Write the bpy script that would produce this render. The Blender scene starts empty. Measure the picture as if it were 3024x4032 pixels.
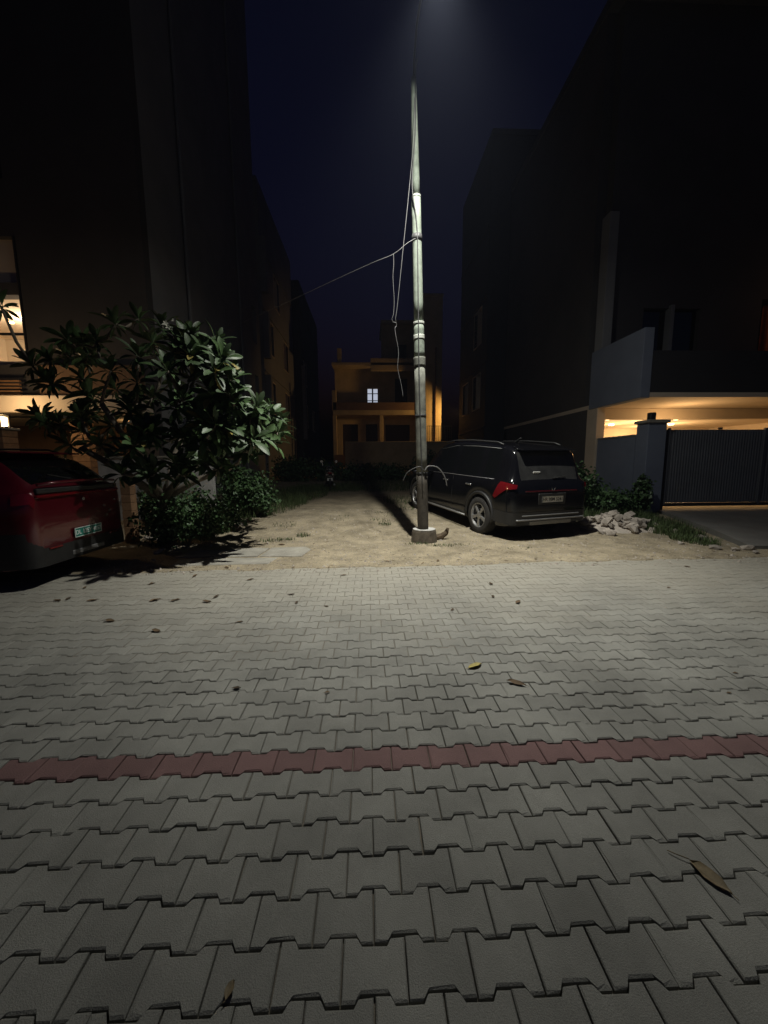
import bpy, bmesh, math, random
from mathutils import Vector, Matrix, Euler
R = math.radians
random.seed(7)
S = bpy.context.scene
COL = S.collection

# ------------------------------------------------------------------ camera
CAMH, PIT, YAW, ROL = 1.5, R(7.5), R(2.2), R(.35)
F = Vector((math.sin(YAW)*math.cos(PIT), math.cos(YAW)*math.cos(PIT), -math.sin(PIT)))
R0 = Vector((math.cos(YAW), -math.sin(YAW), 0)); U0 = R0.cross(F)
RR = R0*math.cos(ROL) - U0*math.sin(ROL); UU = U0*math.cos(ROL) + R0*math.sin(ROL)
cd = bpy.data.cameras.new('camera'); cam = bpy.data.objects.new('camera', cd); COL.objects.link(cam)
cd.sensor_fit = 'HORIZONTAL'; cd.sensor_width = 36; cd.lens = 18; cd.clip_start = .02; cd.clip_end = 2000
cam.matrix_world = Matrix(((RR.x, UU.x, -F.x, 0), (RR.y, UU.y, -F.y, 0), (RR.z, UU.z, -F.z, CAMH), (0, 0, 0, 1)))
S.camera = cam

# ------------------------------------------------------------------ night sky and exposure
W = bpy.data.worlds.new('World'); S.world = W; W.use_nodes = True
wn = W.node_tree.nodes; wl = W.node_tree.links
bg = wn['Background']
sky = wn.new('ShaderNodeTexSky'); sky.sky_type = 'NISHITA'; sky.sun_disc = False
sky.sun_elevation = R(-3.1); sky.sun_rotation = R(150); sky.altitude = 200; sky.dust_density = .3; sky.ozone_density = 3.2
wl.new(sky.outputs[0], bg.inputs[0]); bg.inputs[1].default_value = .15
S.view_settings.view_transform = 'Standard'; S.view_settings.look = 'None'
S.view_settings.exposure = 0; S.view_settings.gamma = 1

# ------------------------------------------------------------------ materials
def mat(name, col, rough=.8, metal=0., var=.0, vscale=3., col2=None, bump=0., bscale=60., coat=0., spec=.5,
        emit=None, estr=0., alpha_rand=0., detail=6., fine=0., trans=0., world=False, dust=None):
    m = bpy.data.materials.new(name); m.use_nodes = True
    n = m.node_tree.nodes; l = m.node_tree.links; b = n['Principled BSDF']
    b.inputs['Roughness'].default_value = rough; b.inputs['Metallic'].default_value = metal
    b.inputs['Specular IOR Level'].default_value = spec
    b.inputs['Coat Weight'].default_value = coat; b.inputs['Coat Roughness'].default_value = .04
    if trans: b.inputs['Transmission Weight'].default_value = trans
    c = (*col, 1)
    b.inputs['Base Color'].default_value = c
    tc = n.new('ShaderNodeTexCoord')
    class _T: pass
    if world:
        gp_ = n.new('ShaderNodeNewGeometry'); tc = _T(); tc.outputs = {'Object': gp_.outputs['Position']}
    last = None
    if var or col2:
        nz = n.new('ShaderNodeTexNoise'); nz.inputs['Scale'].default_value = vscale; nz.inputs['Detail'].default_value = detail
        nz.inputs['Roughness'].default_value = .65
        l.new(tc.outputs['Object'], nz.inputs['Vector'])
        rp = n.new('ShaderNodeValToRGB'); rp.color_ramp.elements[0].position = .35; rp.color_ramp.elements[1].position = .65
        c2 = col2 if col2 else tuple(v*(1-var) for v in col)
        rp.color_ramp.elements[0].color = (*c2, 1); rp.color_ramp.elements[1].color = c
        l.new(nz.outputs['Fac'], rp.inputs[0]); last = rp.outputs[0]
    if fine:
        n2 = n.new('ShaderNodeTexNoise'); n2.inputs['Scale'].default_value = bscale*2; n2.inputs['Detail'].default_value = 3
        l.new(tc.outputs['Object'], n2.inputs['Vector'])
        mr = n.new('ShaderNodeMapRange'); mr.inputs[1].default_value = .3; mr.inputs[2].default_value = .7
        mr.inputs[3].default_value = 1-fine; mr.inputs[4].default_value = 1+fine
        l.new(n2.outputs['Fac'], mr.inputs[0])
        mx = n.new('ShaderNodeMix'); mx.data_type = 'RGBA'; mx.blend_type = 'MULTIPLY'; mx.inputs[0].default_value = 1
        if last: l.new(last, mx.inputs[6])
        else: mx.inputs[6].default_value = c
        l.new(mr.outputs[0], mx.inputs[7]); last = mx.outputs[2]
    if alpha_rand:
        oi = n.new('ShaderNodeObjectInfo'); ge = n.new('ShaderNodeNewGeometry')
        ad = n.new('ShaderNodeMath'); ad.operation = 'ADD'
        fr = n.new('ShaderNodeMath'); fr.operation = 'FRACT'
        l.new(oi.outputs['Random'], ad.inputs[0]); l.new(ge.outputs['Random Per Island'], ad.inputs[1]); l.new(ad.outputs[0], fr.inputs[0])
        mr = n.new('ShaderNodeMapRange'); mr.inputs[3].default_value = 1-alpha_rand; mr.inputs[4].default_value = 1+alpha_rand
        l.new(fr.outputs[0], mr.inputs[0])
        mx = n.new('ShaderNodeMix'); mx.data_type = 'RGBA'; mx.blend_type = 'MULTIPLY'; mx.inputs[0].default_value = 1
        if last: l.new(last, mx.inputs[6])
        else: mx.inputs[6].default_value = c
        l.new(mr.outputs[0], mx.inputs[7]); last = mx.outputs[2]
    if dust:                                     # blown-in sand, thicker towards the bare lot
        sx = n.new('ShaderNodeSeparateXYZ'); l.new(tc.outputs['Object'], sx.inputs[0])
        n4 = n.new('ShaderNodeTexNoise'); n4.inputs['Scale'].default_value = .9; n4.inputs['Detail'].default_value = 8; n4.inputs['Roughness'].default_value = .7
        l.new(tc.outputs['Object'], n4.inputs['Vector'])
        a1 = n.new('ShaderNodeMath'); a1.operation = 'MULTIPLY_ADD'; a1.inputs[1].default_value = 3.4; l.new(n4.outputs['Fac'], a1.inputs[0]); l.new(sx.outputs['Y'], a1.inputs[2])
        mr = n.new('ShaderNodeMapRange'); mr.interpolation_type = 'SMOOTHSTEP'; mr.inputs[1].default_value = 4.0; mr.inputs[2].default_value = 7.4; mr.inputs[4].default_value = .75
        l.new(a1.outputs[0], mr.inputs[0])
        mx = n.new('ShaderNodeMix'); mx.data_type = 'RGBA'; l.new(mr.outputs[0], mx.inputs[0]); l.new(last, mx.inputs[6]); mx.inputs[7].default_value = (*dust, 1); last = mx.outputs[2]
    if last: l.new(last, b.inputs['Base Color'])
    if bump:
        n3 = n.new('ShaderNodeTexNoise'); n3.inputs['Scale'].default_value = bscale; n3.inputs['Detail'].default_value = 5
        l.new(tc.outputs['Object'], n3.inputs['Vector'])
        bp = n.new('ShaderNodeBump'); bp.inputs['Strength'].default_value = bump; bp.inputs['Distance'].default_value = .01
        l.new(n3.outputs['Fac'], bp.inputs['Height']); l.new(bp.outputs[0], b.inputs['Normal'])
    if emit:
        b.inputs['Emission Color'].default_value = (*emit, 1); b.inputs['Emission Strength'].default_value = estr
    return m

MT = {}
def m_(k, *a, **kw): MT[k] = mat(k, *a, **kw)
PCH = dict(rough=.72, var=.34, vscale=1.6, bump=.45, bscale=240, alpha_rand=.11, fine=.26, spec=.45, world=True, detail=9, dust=(.36, .335, .275))
m_('paver_concrete', (.285, .282, .255), **PCH)
m_('paver_red', (.215, .122, .117), **PCH)
m_('joint_sand', (.22, .195, .155), rough=.95, var=.5, vscale=4, bump=.5, bscale=150)
m_('dirt', (.375, .318, .222), rough=.95, var=.45, vscale=2.2, bump=.9, bscale=28, fine=.28, detail=10, spec=.2)
m_('concrete', (.36, .34, .29), rough=.9, var=.35, vscale=3, bump=.5, bscale=70, fine=.12)
m_('driveway_concrete', (.20, .195, .18), rough=.9, var=.25, vscale=1.5, bump=.4, bscale=60, fine=.1)
m_('rubble', (.44, .39, .335), rough=.95, world=True, var=.4, vscale=6, bump=.8, bscale=50, alpha_rand=.25)
m_('plaster_white', (.62, .61, .58), rough=.9, var=.35, vscale=3, bump=.3, bscale=60)
m_('pole_upper', (.215, .25, .205), rough=.75, var=.35, vscale=9, bump=.25, bscale=90, spec=.3)
m_('pole_foot', (.085, .075, .062), rough=.8, var=.5, vscale=9, bump=.4, bscale=80, spec=.3)
m_('mud_concrete', (.15, .125, .095), rough=.95, var=.5, vscale=9, bump=.8, bscale=60)
m_('pole_lower', (.19, .195, .165), rough=.8, spec=.3, var=.55, vscale=7, bump=.3, bscale=90)
m_('pole_ring', (.45, .47, .42), rough=.5, var=.2, vscale=8)
m_('black_rubber', (.012, .012, .012), rough=.7)
m_('cable_black', (.05, .05, .05), rough=.5)
m_('cable_grey', (.13, .13, .13), rough=.5)
m_('suv_paint', (.005, .005, .0065), rough=.16, coat=.4, spec=.3, var=.2, vscale=2)
m_('red_paint', (.085, .003, .009), rough=.3, coat=.9, metal=.25)
m_('rear_glass', (.035, .035, .034), rough=.28, spec=.5, var=.4, vscale=5)
m_('dark_glass', (.004, .0045, .005), rough=.03, spec=.5)
m_('black_plastic', (.02, .02, .02), rough=.55, var=.3, vscale=10)
m_('tyre', (.03, .028, .026), rough=.85, var=.4, vscale=20)
m_('alloy', (.42, .42, .42), rough=.38, metal=.8)
m_('alloy_dark', (.05, .05, .05), rough=.5, metal=.4)
m_('chrome', (.6, .6, .6), rough=.25, metal=.9)
m_('silver_plastic', (.22, .22, .22), rough=.45, metal=.4)
m_('tail_red', (.13, .004, .007), rough=.15, coat=1)
m_('tail_dark', (.05, .004, .006), rough=.15, coat=1)
m_('plate_white', (.72, .72, .68), rough=.5, var=.3, vscale=12)
m_('plate_green', (.02, .21, .165), rough=.5)
m_('letter_white', (.75, .78, .75), rough=.5)
m_('letter_black', (.015, .015, .015), rough=.5)
m_('bark', (.20, .17, .13), rough=.9, var=.4, vscale=14, bump=.6, bscale=60)
m_('old_leaf', (.26, .21, .05), rough=.5, var=.3, vscale=8)
m_('plumeria_leaf', (.056, .104, .034), rough=.52, var=.45, vscale=5, alpha_rand=.35, spec=.5)
m_('petal', (.75, .74, .62), rough=.6)
m_('shrub_leaf', (.05, .10, .035), rough=.5, alpha_rand=.4)
m_('grass_blade', (.055, .085, .025), rough=.7, alpha_rand=.5)
m_('dry_leaf', (.13, .085, .045), rough=.8, alpha_rand=.5, var=.4, vscale=25)
m_('yellow_leaf', (.50, .42, .13), rough=.7, var=.3, vscale=20)
m_('brown_leaf', (.26, .20, .11), rough=.7, var=.5, vscale=25)
m_('wood', (.12, .085, .05), rough=.85, var=.4, vscale=18, bump=.5, bscale=50)
m_('brown_brick', (.33, .19, .10), rough=.9, var=.3, vscale=10, bump=.4, bscale=80, alpha_rand=.15)
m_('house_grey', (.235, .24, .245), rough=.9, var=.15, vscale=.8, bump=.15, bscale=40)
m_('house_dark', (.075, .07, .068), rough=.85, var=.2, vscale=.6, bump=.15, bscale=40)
m_('house_black', (.028, .028, .031), rough=.8, var=.2, vscale=1)
m_('house_cream', (.62, .52, .40), rough=.85, var=.12, vscale=1.5, bump=.1, bscale=40)
m_('house_bluegrey', (.185, .215, .285), rough=.85, var=.15, vscale=1.2, bump=.15, bscale=50)
m_('house_ochre', (.58, .46, .27), rough=.9, var=.25, vscale=1.2, bump=.2, bscale=30)
m_('house_brown', (.20, .12, .07), rough=.85, var=.2, vscale=3)
m_('room_wall', (.72, .64, .52), rough=.9)
m_('door_dark', (.035, .022, .016), rough=.6, var=.3, vscale=6)
m_('frame_dark', (.02, .02, .022), rough=.5)
m_('curtain_grey', (.22, .22, .27), rough=.9, var=.3, vscale=8)
m_('curtain_orange', (.55, .16, .05), rough=.9, var=.35, vscale=6)
m_('gate_steel', (.14, .15, .168), rough=.6, metal=.2, var=.2, vscale=2)
m_('slat_wood', (.30, .16, .07), rough=.6, var=.3, vscale=8)
m_('lamp_metal', (.35, .35, .36), rough=.5, metal=.5)
m_('warm_glow', (1, .8, .5), emit=(1, .66, .30), estr=14)
m_('white_glow', (1, 1, 1), emit=(.95, 1, .92), estr=60)
m_('soft_window', (.8, .8, .8), emit=(.75, .82, 1), estr=.55)
m_('sodium_glow', (1, .6, .2), emit=(1, .5, .12), estr=30)
m_('white_plastic', (.7, .7, .68), rough=.5)
m_('scooter_paint', (.22, .20, .17), rough=.35, coat=.5)

# ------------------------------------------------------------------ mesh helpers
class MB:
    def __init__(s): s.v = []; s.f = []
    def add(s, vs, fs):
        o = len(s.v); s.v += [tuple(p) for p in vs]; s.f += [tuple(i+o for i in f) for f in fs]; return s
    def box(s, x0, x1, y0, y1, z0, z1, mtx=None):
        vs = [Vector(p) for p in ((x0,y0,z0),(x1,y0,z0),(x1,y1,z0),(x0,y1,z0),(x0,y0,z1),(x1,y0,z1),(x1,y1,z1),(x0,y1,z1))]
        if mtx: vs = [mtx @ p for p in vs]
        return s.add(vs, [(0,3,2,1),(4,5,6,7),(0,1,5,4),(1,2,6,5),(2,3,7,6),(3,0,4,7)])
    def bbox(s, x0, x1, y0, y1, z0, z1, b=.01, mtx=None):       # box with chamfered edges
        bm = bmesh.new(); bmesh.ops.create_cube(bm, size=1)
        for v in bm.verts: v.co = Vector(((x0+x1)/2+v.co.x*(x1-x0), (y0+y1)/2+v.co.y*(y1-y0), (z0+z1)/2+v.co.z*(z1-z0)))
        bmesh.ops.bevel(bm, geom=bm.edges[:], offset=b, segments=1, affect='EDGES')
        if mtx: bmesh.ops.transform(bm, matrix=mtx, verts=bm.verts)
        bm.verts.index_update()
        s.add([v.co[:] for v in bm.verts], [[v.index for v in f.verts] for f in bm.faces]); bm.free(); return s
    def tube(s, pts, rad, n=8, cap=True):
        pts = [Vector(p) for p in pts]
        if not hasattr(rad, '__len__'): rad = [rad]*len(pts)
        up = Vector((.123, .31, .94)); rings = []
        for i, p in enumerate(pts):
            d = (pts[min(i+1, len(pts)-1)] - pts[max(i-1, 0)]).normalized()
            a = d.cross(up)
            if a.length < .05: a = d.cross(Vector((1, 0, 0)))
            a.normalize(); b = d.cross(a)
            rings.append([p + (a*math.cos(t) + b*math.sin(t))*rad[i] for t in [2*math.pi*k/n for k in range(n)]])
        vs = [q for r in rings for q in r]; fs = []
        for i in range(len(pts)-1):
            for k in range(n):
                k2 = (k+1) % n; fs.append((i*n+k, i*n+k2, (i+1)*n+k2, (i+1)*n+k))
        if cap: fs += [tuple(range(n))[::-1], tuple((len(pts)-1)*n+k for k in range(n))]
        return s.add(vs, fs)
    def lathe(s, prof, n=24, mtx=None, axis='z'):
        vs = []; fs = []
        for r, z in prof:
            for k in range(n):
                t = 2*math.pi*k/n
                p = Vector((r*math.cos(t), r*math.sin(t), z)) if axis == 'z' else Vector((r*math.cos(t), z, r*math.sin(t)))
                vs.append(mtx @ p if mtx else p)
        for i in range(len(prof)-1):
            for k in range(n):
                k2 = (k+1) % n; fs.append((i*n+k, i*n+k2, (i+1)*n+k2, (i+1)*n+k))
        return s.add(vs, fs)
    def prism(s, poly, z0, z1, mtx=None):
        n = len(poly); vs = [Vector((x, y, z0)) for x, y in poly] + [Vector((x, y, z1)) for x, y in poly]
        if mtx: vs = [mtx @ p for p in vs]
        return s.add(vs, [tuple(range(n))[::-1], tuple(range(n, 2*n))] + [(i, (i+1) % n, n+(i+1) % n, n+i) for i in range(n)])
    def mesh(s, name, m, smooth=False):
        me = bpy.data.meshes.new(name); me.from_pydata(s.v, [], s.f); me.update()
        if smooth:
            for p in me.polygons: p.use_smooth = True
        me.materials.append(MT[m]); return me
    def build(s, name, m, parent=None, smooth=False):
        return link(name, s.mesh(name, m, smooth), parent)

def link(name, me, parent=None, mtx=None):
    o = bpy.data.objects.new(name, me); COL.objects.link(o)
    if parent: o.parent = parent
    if mtx is not None: o.matrix_basis = mtx
    return o
def tag(o, label=None, cat=None, group=None, kind=None):
    if label: o['label'] = label
    if cat: o['category'] = cat
    if group: o['group'] = group
    if kind: o['kind'] = kind
    return o
def thing(name, label, cat, loc=(0, 0, 0), rot=(0, 0, 0), group=None):
    o = bpy.data.objects.new(name, None); COL.objects.link(o); o.location = loc; o.rotation_euler = rot
    o.empty_display_size = .2
    return tag(o, label, cat, group)
def wall(mb, o, u, v, t, Wd, Hd, holes=()):
    """thick wall panel: origin o, horizontal dir u, up v, thickness vector t, rectangular holes (u0,u1,v0,v1)"""
    o, u, v, t = Vector(o), Vector(u), Vector(v), Vector(t)
    us = sorted({0., Wd, *[a for h in holes for a in h[:2]]}); vs = sorted({0., Hd, *[a for h in holes for a in h[2:]]})
    us = [a for a in us if 0 <= a <= Wd]; vs = [a for a in vs if 0 <= a <= Hd]
    def solid(i, j):
        if i < 0 or j < 0 or i >= len(us)-1 or j >= len(vs)-1: return False
        cu, cv = (us[i]+us[i+1])/2, (vs[j]+vs[j+1])/2
        return not any(h[0] < cu < h[1] and h[2] < cv < h[3] for h in holes)
    for i in range(len(us)-1):
        for j in range(len(vs)-1):
            if not solid(i, j): continue
            a, b, c, d = [o+u*x+v*y for x, y in ((us[i],vs[j]),(us[i+1],vs[j]),(us[i+1],vs[j+1]),(us[i],vs[j+1]))]
            A, B, C, D = a+t, b+t, c+t, d+t
            mb.add([a, b, c, d, A, B, C, D], [(0, 1, 2, 3), (7, 6, 5, 4)])
            if not solid(i-1, j): mb.add([a, d, D, A], [(0, 1, 2, 3)])
            if not solid(i+1, j): mb.add([b, B, C, c], [(0, 1, 2, 3)])
            if not solid(i, j-1): mb.add([a, A, B, b], [(0, 1, 2, 3)])
            if not solid(i, j+1): mb.add([d, c, C, D], [(0, 1, 2, 3)])
    return mb
def text_mesh(txt, size, m, name='lettering'):
    cu = bpy.data.curves.new('t', 'FONT'); cu.body = txt; cu.size = size; cu.align_x = 'CENTER'; cu.align_y = 'CENTER'
    cu.extrude = .0012; cu.offset = size*.012
    o = bpy.data.objects.new('t', cu); COL.objects.link(o)
    dg = bpy.context.evaluated_depsgraph_get(); dg.update()
    me = bpy.data.meshes.new_from_object(o.evaluated_get(dg)); bpy.data.objects.remove(o); me.materials.clear(); me.materials.append(MT[m])
    me.name = name; return me
def lamp(name, kind, loc, power, col, parent=None, size=.05, **kw):
    d = bpy.data.lights.new(name, kind); d.energy = power; d.color = col
    if kind != 'AREA': d.shadow_soft_size = size
    else: d.shape = 'DISK'; d.size = size
    for k, v in kw.items(): setattr(d, k, v)
    o = bpy.data.objects.new(name, d); COL.objects.link(o); o.location = loc
    if parent: o.parent = parent
    return o
def hsh(*a):
    v = math.sin(sum(x*k for x, k in zip(a, (12.9898, 78.233, 37.719))))*43758.5453
    return v - math.floor(v)
def sn(x, y):
    ix, iy = math.floor(x), math.floor(y); fx, fy = x-ix, y-iy; fx = fx*fx*(3-2*fx); fy = fy*fy*(3-2*fy)
    return (hsh(ix,iy)*(1-fx)+hsh(ix+1,iy)*fx)*(1-fy) + (hsh(ix,iy+1)*(1-fx)+hsh(ix+1,iy+1)*fx)*fy
def ip(x, pts):                                  # smooth interpolation through control points
    if x <= pts[0][0]: return pts[0][1]
    if x >= pts[-1][0]: return pts[-1][1]
    n = len(pts)
    def sl(i):
        if i == 0 or i == n-1: return 0 if i else (pts[1][1]-pts[0][1])/(pts[1][0]-pts[0][0])
        a = (pts[i][1]-pts[i-1][1])/(pts[i][0]-pts[i-1][0]); b = (pts[i+1][1]-pts[i][1])/(pts[i+1][0]-pts[i][0])
        return 0 if a*b <= 0 else 2*a*b/(a+b)
    for i in range(n-1):
        if x <= pts[i+1][0]:
            h = pts[i+1][0]-pts[i][0]; t = (x-pts[i][0])/h
            return pts[i][1]*(1+2*t)*(1-t)**2 + sl(i)*h*t*(1-t)**2 + pts[i+1][1]*t*t*(3-2*t) + sl(i+1)*h*t*t*(t-1)

# ------------------------------------------------------------------ ground
TER = [(-50, 0), (7.4, 0), (8.2, .035), (10.6, .2), (13, .27), (17, .33), (22, .6), (26, .95), (32, 1.2), (60, 1.2)]
def edge_y(x): return 5.33 + .03*x + .10*(sn(x*1.3, 3.1)-.5) + .09*(sn(x*5, 9.)-.5) + .04*(sn(x*17, 2.)-.5)
def ter(x, y):
    z = ip(y, TER)
    z += .026*(sn(x*1.1+5, y*1.1)-.5) + .016*(sn(x*4.3, y*4.3)-.5)*(1 if y > 5.5 else .5)
    if y > 6:
        for xc in (-.75, .35):                   # wheel ruts up the lane
            z -= .022*math.exp(-((x-xc-.25*sn(y*.35, xc))/.16)**2)*min(1, (y-6)/1.5)
    return z
def ground_z(x, y):
    e = edge_y(x); d = y - e
    if d > .25: return max(ter(x, y) + .008, .01 if d < .8 else -1)
    if d < -.06: return -.16
    if d > .02: return max(.006 + .004*min(1, d*4), ter(x, y)+.008)
    t = (d+.06)/.31
    return max(-.16 + .17*min(1, t*3.2), ter(x, y)*t + .008*t if d > .03 else -.16 + .166*min(1, (d+.06)/.08))
def spaced(a, b, da, db):
    r = [a]
    while r[-1] < b:
        t = (r[-1]-a)/(b-a); r.append(r[-1] + da+(db-da)*t)
    return r
xs = [-400, -200, -100, -60, -40, -28, -20] + spaced(-14, 14, .16, .16) + [20, 28, 40, 60, 100, 200, 400]
ys = [-60, -20, -6, 3, 4.6] + spaced(5.0, 5.9, .03, .03) + spaced(6., 12, .12, .14) + spaced(12.3, 32, .3, .8) + [36, 45, 60, 100, 200, 400, 800]
mb = MB(); nx = len(xs)
mb.v = [(x, y, ground_z(x, y)) for y in ys for x in xs]
mb.f = [(j*nx+i, j*nx+i+1, (j+1)*nx+i+1, (j+1)*nx+i) for j in range(len(ys)-1) for i in range(nx-1)]
tag(mb.build('ground', 'dirt', smooth=True), 'bare tan earth of the open lot beyond the paved road', None, kind='structure')

# ------------------------------------------------------------------ paved road: I-shaped concrete pavers
PW, PP, AMP = .195, .1368, .0108
def paver_outline(g=.0022):
    a = PW/2-g; hi = PP/2+AMP-g*1.6; lo = PP/2-AMP-g*1.6; c1 = a-.039; c2 = a-.054
    return [(-a,-hi), (-c1,-hi), (-c2,-lo), (c2,-lo), (c1,-hi), (a,-hi), (a,hi), (c1,hi), (c2,lo), (-c2,lo), (-c1,hi), (-a,hi)]
def paver_geo(seed=0):
    rv = random.Random(seed)
    o = [(x+rv.gauss(0, .0006), y+rv.gauss(0, .0006)) for x, y in paver_outline()]; n = len(o)
    i_ = [(x+rv.gauss(0, .0007)-math.copysign(c, x), y+rv.gauss(0, .0007)-math.copysign(c, y)) for (x, y), c in zip(paver_outline(.0052), [abs(rv.gauss(0, .0012)) + (.007 if rv.random() < .05 else 0) for _ in range(12)])]
    vs = [(x, y, 0) for x, y in i_] + [(x, y, -.0045) for x, y in o] + [(x, y, -.05) for x, y in o]
    fs = [tuple(range(n))]
    for r in (0, 1): fs += [(r*n+(k+1) % n, r*n+k, (r+1)*n+k, (r+1)*n+(k+1) % n) for k in range(n)]
    fs = [fs[0]] + [f for f in fs[1:]]
    return vs, fs
PGEO = [paver_geo(k) for k in range(10)]; PF = PGEO[0][1]
def proj(p):
    v = Vector(p) - cam.location; d = v.dot(F)
    return None if d < .1 else (v.dot(RR)/d, v.dot(UU)/d, d)
cam_loc = Vector((0, 0, CAMH))
cells = []
RED = 1.782
rows0 = -14
for r in range(-14, 28):
    yc = RED + r*PP
    for k in range(-46, 48):
        xc = k*PW + (PW/2 if r % 2 else 0) + .0
        if yc > edge_y(xc)+.12: continue
        cells.append((xc, yc, r))
vis = []
for i, (x, y, r) in enumerate(cells):
    v = Vector((x, y, 0)) - cam_loc; d = v.dot(F)
    if d < .1: continue
    px, py = v.dot(RR)/d, v.dot(UU)/d
    if abs(px) < .99 and abs(py) < 1.32: vis.append((d*d*d, i))
near = {i for _, i in sorted(vis)[:300]}
rb = MB()
gx = spaced(-9.4, 9.6, .25, .25); gy = spaced(-1.6, 5.75, .18, .18)
def jz(x, y):
    n = sn(x*1.3, y*1.3+4); return -.019 + .0165*max(0, min(1, (y-1.3+(n-.5)*1.8)/2.0))
rb.v = [(x, y, jz(x, y)-.002) for y in gy for x in gx]
rb.f = [(j*len(gx)+i, j*len(gx)+i+1, (j+1)*len(gx)+i+1, (j+1)*len(gx)+i) for j in range(len(gy)-1) for i in range(len(gx)-1)]
road = tag(rb.build('paved_road', 'joint_sand'), 'road of interlocking grey concrete pavers with one red row', None, kind='structure')
pm = {}
for c in ('paver_concrete', 'paver_red'):
    pm[c] = []
    for PV_, _ in PGEO:
        q = MB(); q.v = list(PV_); q.f = list(PF); pm[c].append(q.mesh('paver', c))
field = {'paver_concrete': MB(), 'paver_red': MB()}
for i, (x, y, r) in enumerate(cells):
    c = 'paver_red' if r == 0 and abs(x+2.05) > .1 else 'paver_concrete'
    k = .0016 + .0008*(y < 2)
    mt = Matrix.Translation((x+random.gauss(0, .0006), y+random.gauss(0, .0006), random.gauss(0, .0011))) @ \
        Euler((random.gauss(0, k*4.5), random.gauss(0, k*4), random.gauss(0, .004))).to_matrix().to_4x4()
    kv = int(hsh(x*3.1, y*7.7)*9.99)
    if i in near: link('paver', pm[c][kv], road, mt)
    else: field[c].add([mt @ Vector(p) for p in PGEO[kv][0]], PF)
for c, q in field.items():
    if q.v: tag(q.build('paver_field', c, road), kind='stuff')

# ------------------------------------------------------------------ street lamp post
LP = Vector((.93, 5.4, 7.55))
post = thing('street_lamp', 'tall pale green tubular lamp post standing in a concrete collar, cool white light', 'street lamp', (1.02, 7.05, 0))
def pp(z): return Vector((1.0-1.02 - .028*z + (.0 if z < 3 else .0), -.05, z))
def seg(z0, z1, r0, r1, nm, m, n=20): MB().tube([pp(z0+(z1-z0)*k/6) for k in range(7)], [r0+(r1-r0)*k/6 for k in range(7)], n).build(nm, m, post, True)
seg(.15, 1.27, .101, .0985, 'pole_base_tube', 'pole_foot')
seg(1.27, 3.15, .0985, .094, 'pole_tube', 'pole_lower')
seg(3.15, 3.30, .104, .104, 'sleeve', 'pole_lower')
seg(3.30, 3.85, .094, .088, 'pole_tube', 'pole_upper')
seg(3.85, 3.885, .096, .096, 'weld_ring', 'pole_ring')
seg(3.60, 3.67, .098, .096, 'weld_ring', 'pole_ring')
seg(3.885, 5.85, .083, .075, 'pole_tube', 'pole_upper')
seg(5.85, 5.875, .08, .08, 'weld_ring', 'pole_ring')
seg(5.875, 7.6, .068, .042, 'pole_tube', 'pole_upper')
top = pp(7.6)
lpl = LP - Vector((1.02, 7.05, 0))
MB().tube([top+Vector((0, 0, -.1)), top+Vector((.01, -.01, .3)), top+Vector((.03, -.15, .6)), top+Vector((.07, -.5, .72)), top+Vector((.1, -1.0, .45)), lpl+Vector((0, .35, .1))], .018, 10).build('arm', 'frame_dark', post, True)
hd = MB(); hd.bbox(-.13, .13, -.32, .36, -.03, .07, .03, Matrix.Translation(lpl+Vector((0, 0, .05)))); hd.build('lamp_head', 'lamp_metal', post)
MB().box(-.1, .1, -.26, .2, -.002, 0, Matrix.Translation(lpl+Vector((0, 0, .016)))).build('lens', 'white_glow', post)
sp = lamp('street_light', 'SPOT', lpl+Vector((0, 0, -.01)), 2550, (1, .985, .90), post, .05, spot_size=R(89), spot_blend=1.)
sp.rotation_euler = (R(9), 0, 0)
lamp('street_light_spill', 'AREA', lpl+Vector((0, 0, -.012)), 135, (1, .985, .90), post, .12)
# wire collar and concrete foot
cl = MB().lathe([(0, -.02), (.245, -.02), (.24, .05), (.225, .20), (.215, .235), (.18, .243), (0, .243)], 28); cl.build('concrete_collar', 'mud_concrete', post)
MB().lathe([(.0, .2435), (.16, .2435), (.208, .2425), (.211, .247), (.16, .256), (.0, .258)], 28).build('plaster_cap', 'plaster_white', post)
for zz, rr in ((1.28, .103), (2.3, .101)): MB().tube([pp(zz-.02), pp(zz+.02)], rr, 20).build('band', 'black_rubber', post, True)
MB().tube([pp(5.18), pp(5.28)], .086, 18).build('strap', 'cable_black', post, True)

def cable(name, label, pts, r, m, sub=6):
    P = [Vector(p) for p in pts]; out = []
    for i in range(len(P)-1):
        p0, p1, p2, p3 = P[max(i-1, 0)], P[i], P[i+1], P[min(i+2, len(P)-1)]
        for k in range(sub):
            t = k/sub; out.append(.5*((2*p1)+(p2-p0)*t+(2*p0-5*p1+4*p2-p3)*t*t+(3*p1-p0-3*p2+p3)*t**3))
    out.append(P[-1])
    return tag(MB().tube(out, r, 6).build(name, m, None, True), label, 'cable')
cable('overhead_cable', 'thin black service wire running from the lamp post strap to the left', [(.86, 6.93, 5.21), (.68, 6.9, 5.10), (.45, 6.9, 4.93), (.06, 7.0, 4.82), (-.75, 7.6, 4.75), (-2.2, 9.5, 5.0), (-5.78, 16, 6.5)], .0045, 'cable_grey')
cable('hanging_cable', 'loose pale wire dangling beside the lamp post and knotted halfway', [(.80, 6.9, 7.3), (.77, 6.88, 6.6), (.715, 6.88, 5.97), (.60, 6.88, 4.92), (.51, 6.88, 4.1), (.48, 6.88, 3.9), (.50, 6.9, 3.8), (.47, 6.88, 3.72), (.53, 6.88, 3.37), (.515, 6.88, 3.1), (.575, 6.88, 2.83), (.61, 6.88, 2.62)], .0045, 'cable_grey')
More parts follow.
